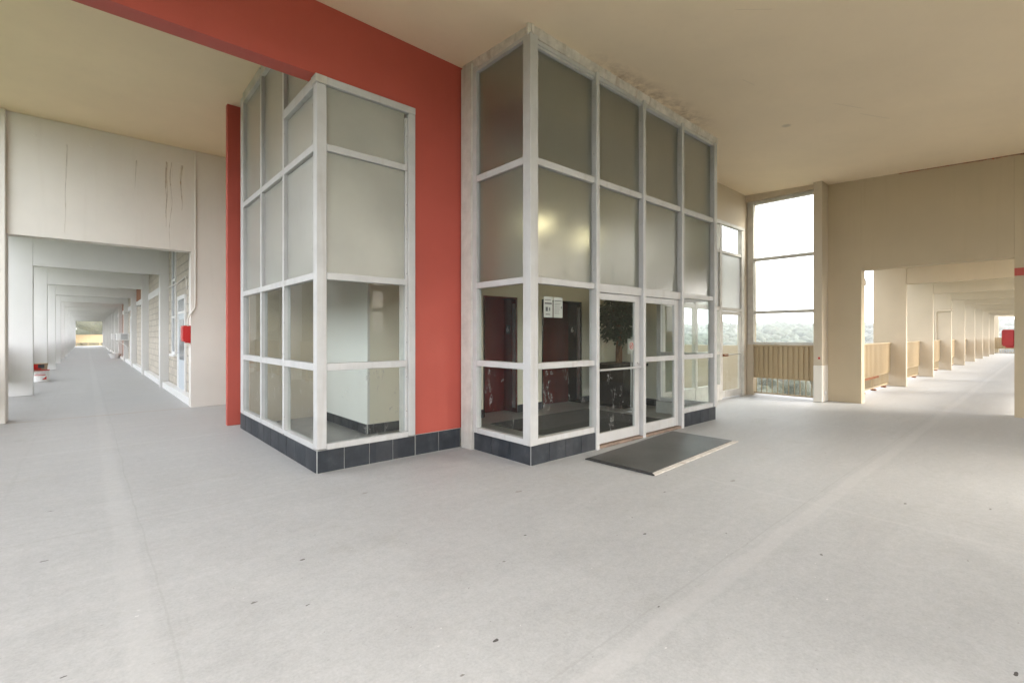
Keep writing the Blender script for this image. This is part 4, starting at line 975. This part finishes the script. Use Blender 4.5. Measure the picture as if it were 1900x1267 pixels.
# rusted, sagging rails of the first bay
box(13.76, 17.2, 3.27, 3.30, .36, .415, bev=.006).build('rusty_rail', 'rust', r0)
r1 = railing('x', 3.28, 18.945, 23.925, 'tan railing with rusty feet in the second bay of the right corridor', 'railings of the right corridor', posts=3)
for k in range(2, NR): copy_tree(r1, (5.15 * (k - 1), 0, 0), f'tan railing in the {bayname(k)} bay of the right corridor')
rs = railing('x', 0.0, 13.752, 18.775, 'tan railing on the hidden side of the right corridor, first bay', 'railings on the hidden side of the right corridor', posts=3, bars=False)
for k in range(1, NR): copy_tree(rs, (5.15 * k, 0, 0), f'tan railing on the hidden side of the right corridor, {bayname(k)} bay')
railing('y', 58.0, -.3, 3.9, 'tan railing closing the far end of the right corridor', posts=3, zsh=.45)
railing('x', 91.0, -1.7, 2.1, 'tan railing closing the far end of the left corridor', posts=3, zsh=.50, ztop=1.6)
fl_ = thing('floodlight', (15.0, 3.45, 3.3), 'grey floodlight on an arm outside the first bay of the right corridor', 'floodlight')
MB().tube([(15.0, 3.50, 3.03), (15.0, 3.14, 3.03), (15.0, 3.14, 2.99)], .02, 8).build('arm', 'alum', fl_)
box(14.95, 15.05, 3.12, 3.20, 2.86, 3.0, bev=.02).build('head', 'pale', fl_)
for o in fl_.children: pass
cp = MB().tube([(29.06, 3.42, 1.3), (29.06, 3.42, 2.55), (29.06, 3.40, 2.64), (29.06, 3.33, 2.68), (29.06, 2.86, 2.68), (29.06, 2.82, 2.72)], .035, 8)
tag(cp.build('conduit', 'cream'), 'bent pipe on the third column of the right corridor', 'conduit')

# left corridor and hall outer railing
q0 = railing('y', -1.72, 18.08, 24.04, 'tan railing in the second bay of the left corridor', 'railings of the left corridor', posts=4, bars=False)
for k in range(1, NL - 1): copy_tree(q0, (0, 6.2 * k, 0), f'tan railing in the {bayname(k + 1)} bay of the left corridor')
railing('y', -1.72, 12.91, 17.84, 'tan railing in the first bay of the left corridor', 'railings of the left corridor', posts=3, bars=False)
railing('y', -1.72, 5.96, 12.44, 'tan railing along the open side of the hall, nearer the left corridor', posts=4, bars=False)
railing('y', -1.72, -5.2, 5.48, 'tan railing along the open side of the hall, behind the camera', posts=6, bars=False)

# wall behind the camera: small openings the glass reflects, wide ones added for light
YB = -5.0
bw = MB()
op = [(-1.3, 2.4, 0.0, 4.9), (3.0, 5.6, 0.0, 4.9), (6.82, 6.91, 1.2, 2.3), (7.74, 8.24, 1.40, 2.44), (7.74, 8.24, 2.60, 3.20), (7.74, 8.24, 3.4, 3.95), (8.8, 12.4, 0.0, 4.95)]
xs = sorted({-1.75, 13.75} | {v for o in op for v in o[:2]})
for xa, xb in zip(xs, xs[1:]):
    zz = sorted([(o[2], o[3]) for o in op if o[0] <= xa + 1e-6 and o[1] >= xb - 1e-6]); z = 0
    for a, b2 in zz: bw.box(xa, xb, YB - .25, YB, z, a); z = b2
    bw.box(xa, xb, YB - .25, YB, z, 5.2)
tag(bw.build('wall', 'beige'), 'unseen beige wall behind the camera, with wide openings added to let in light', 'wall')

# ------------------------------------------------------------------ hazy air
hz = box(-1900, 1900, -1900, 1900, -75, 75)
mm = bpy.data.materials.new('haze_air'); mm.use_nodes = True; n_ = mm.node_tree
n_.nodes.remove(n_.nodes['Principled BSDF'])
pv = n_.nodes.new('ShaderNodeVolumePrincipled'); pv.inputs['Color'].default_value = (.94, .96, 1, 1); pv.inputs['Density'].default_value = .00024; pv.inputs['Anisotropy'].default_value = .2
n_.links.new(pv.outputs[0], n_.nodes['Material Output'].inputs['Volume'])
M['haze'] = mm
tag(hz.build('haze', 'haze'), 'pale summer haze over the wooded valley', kind='stuff')
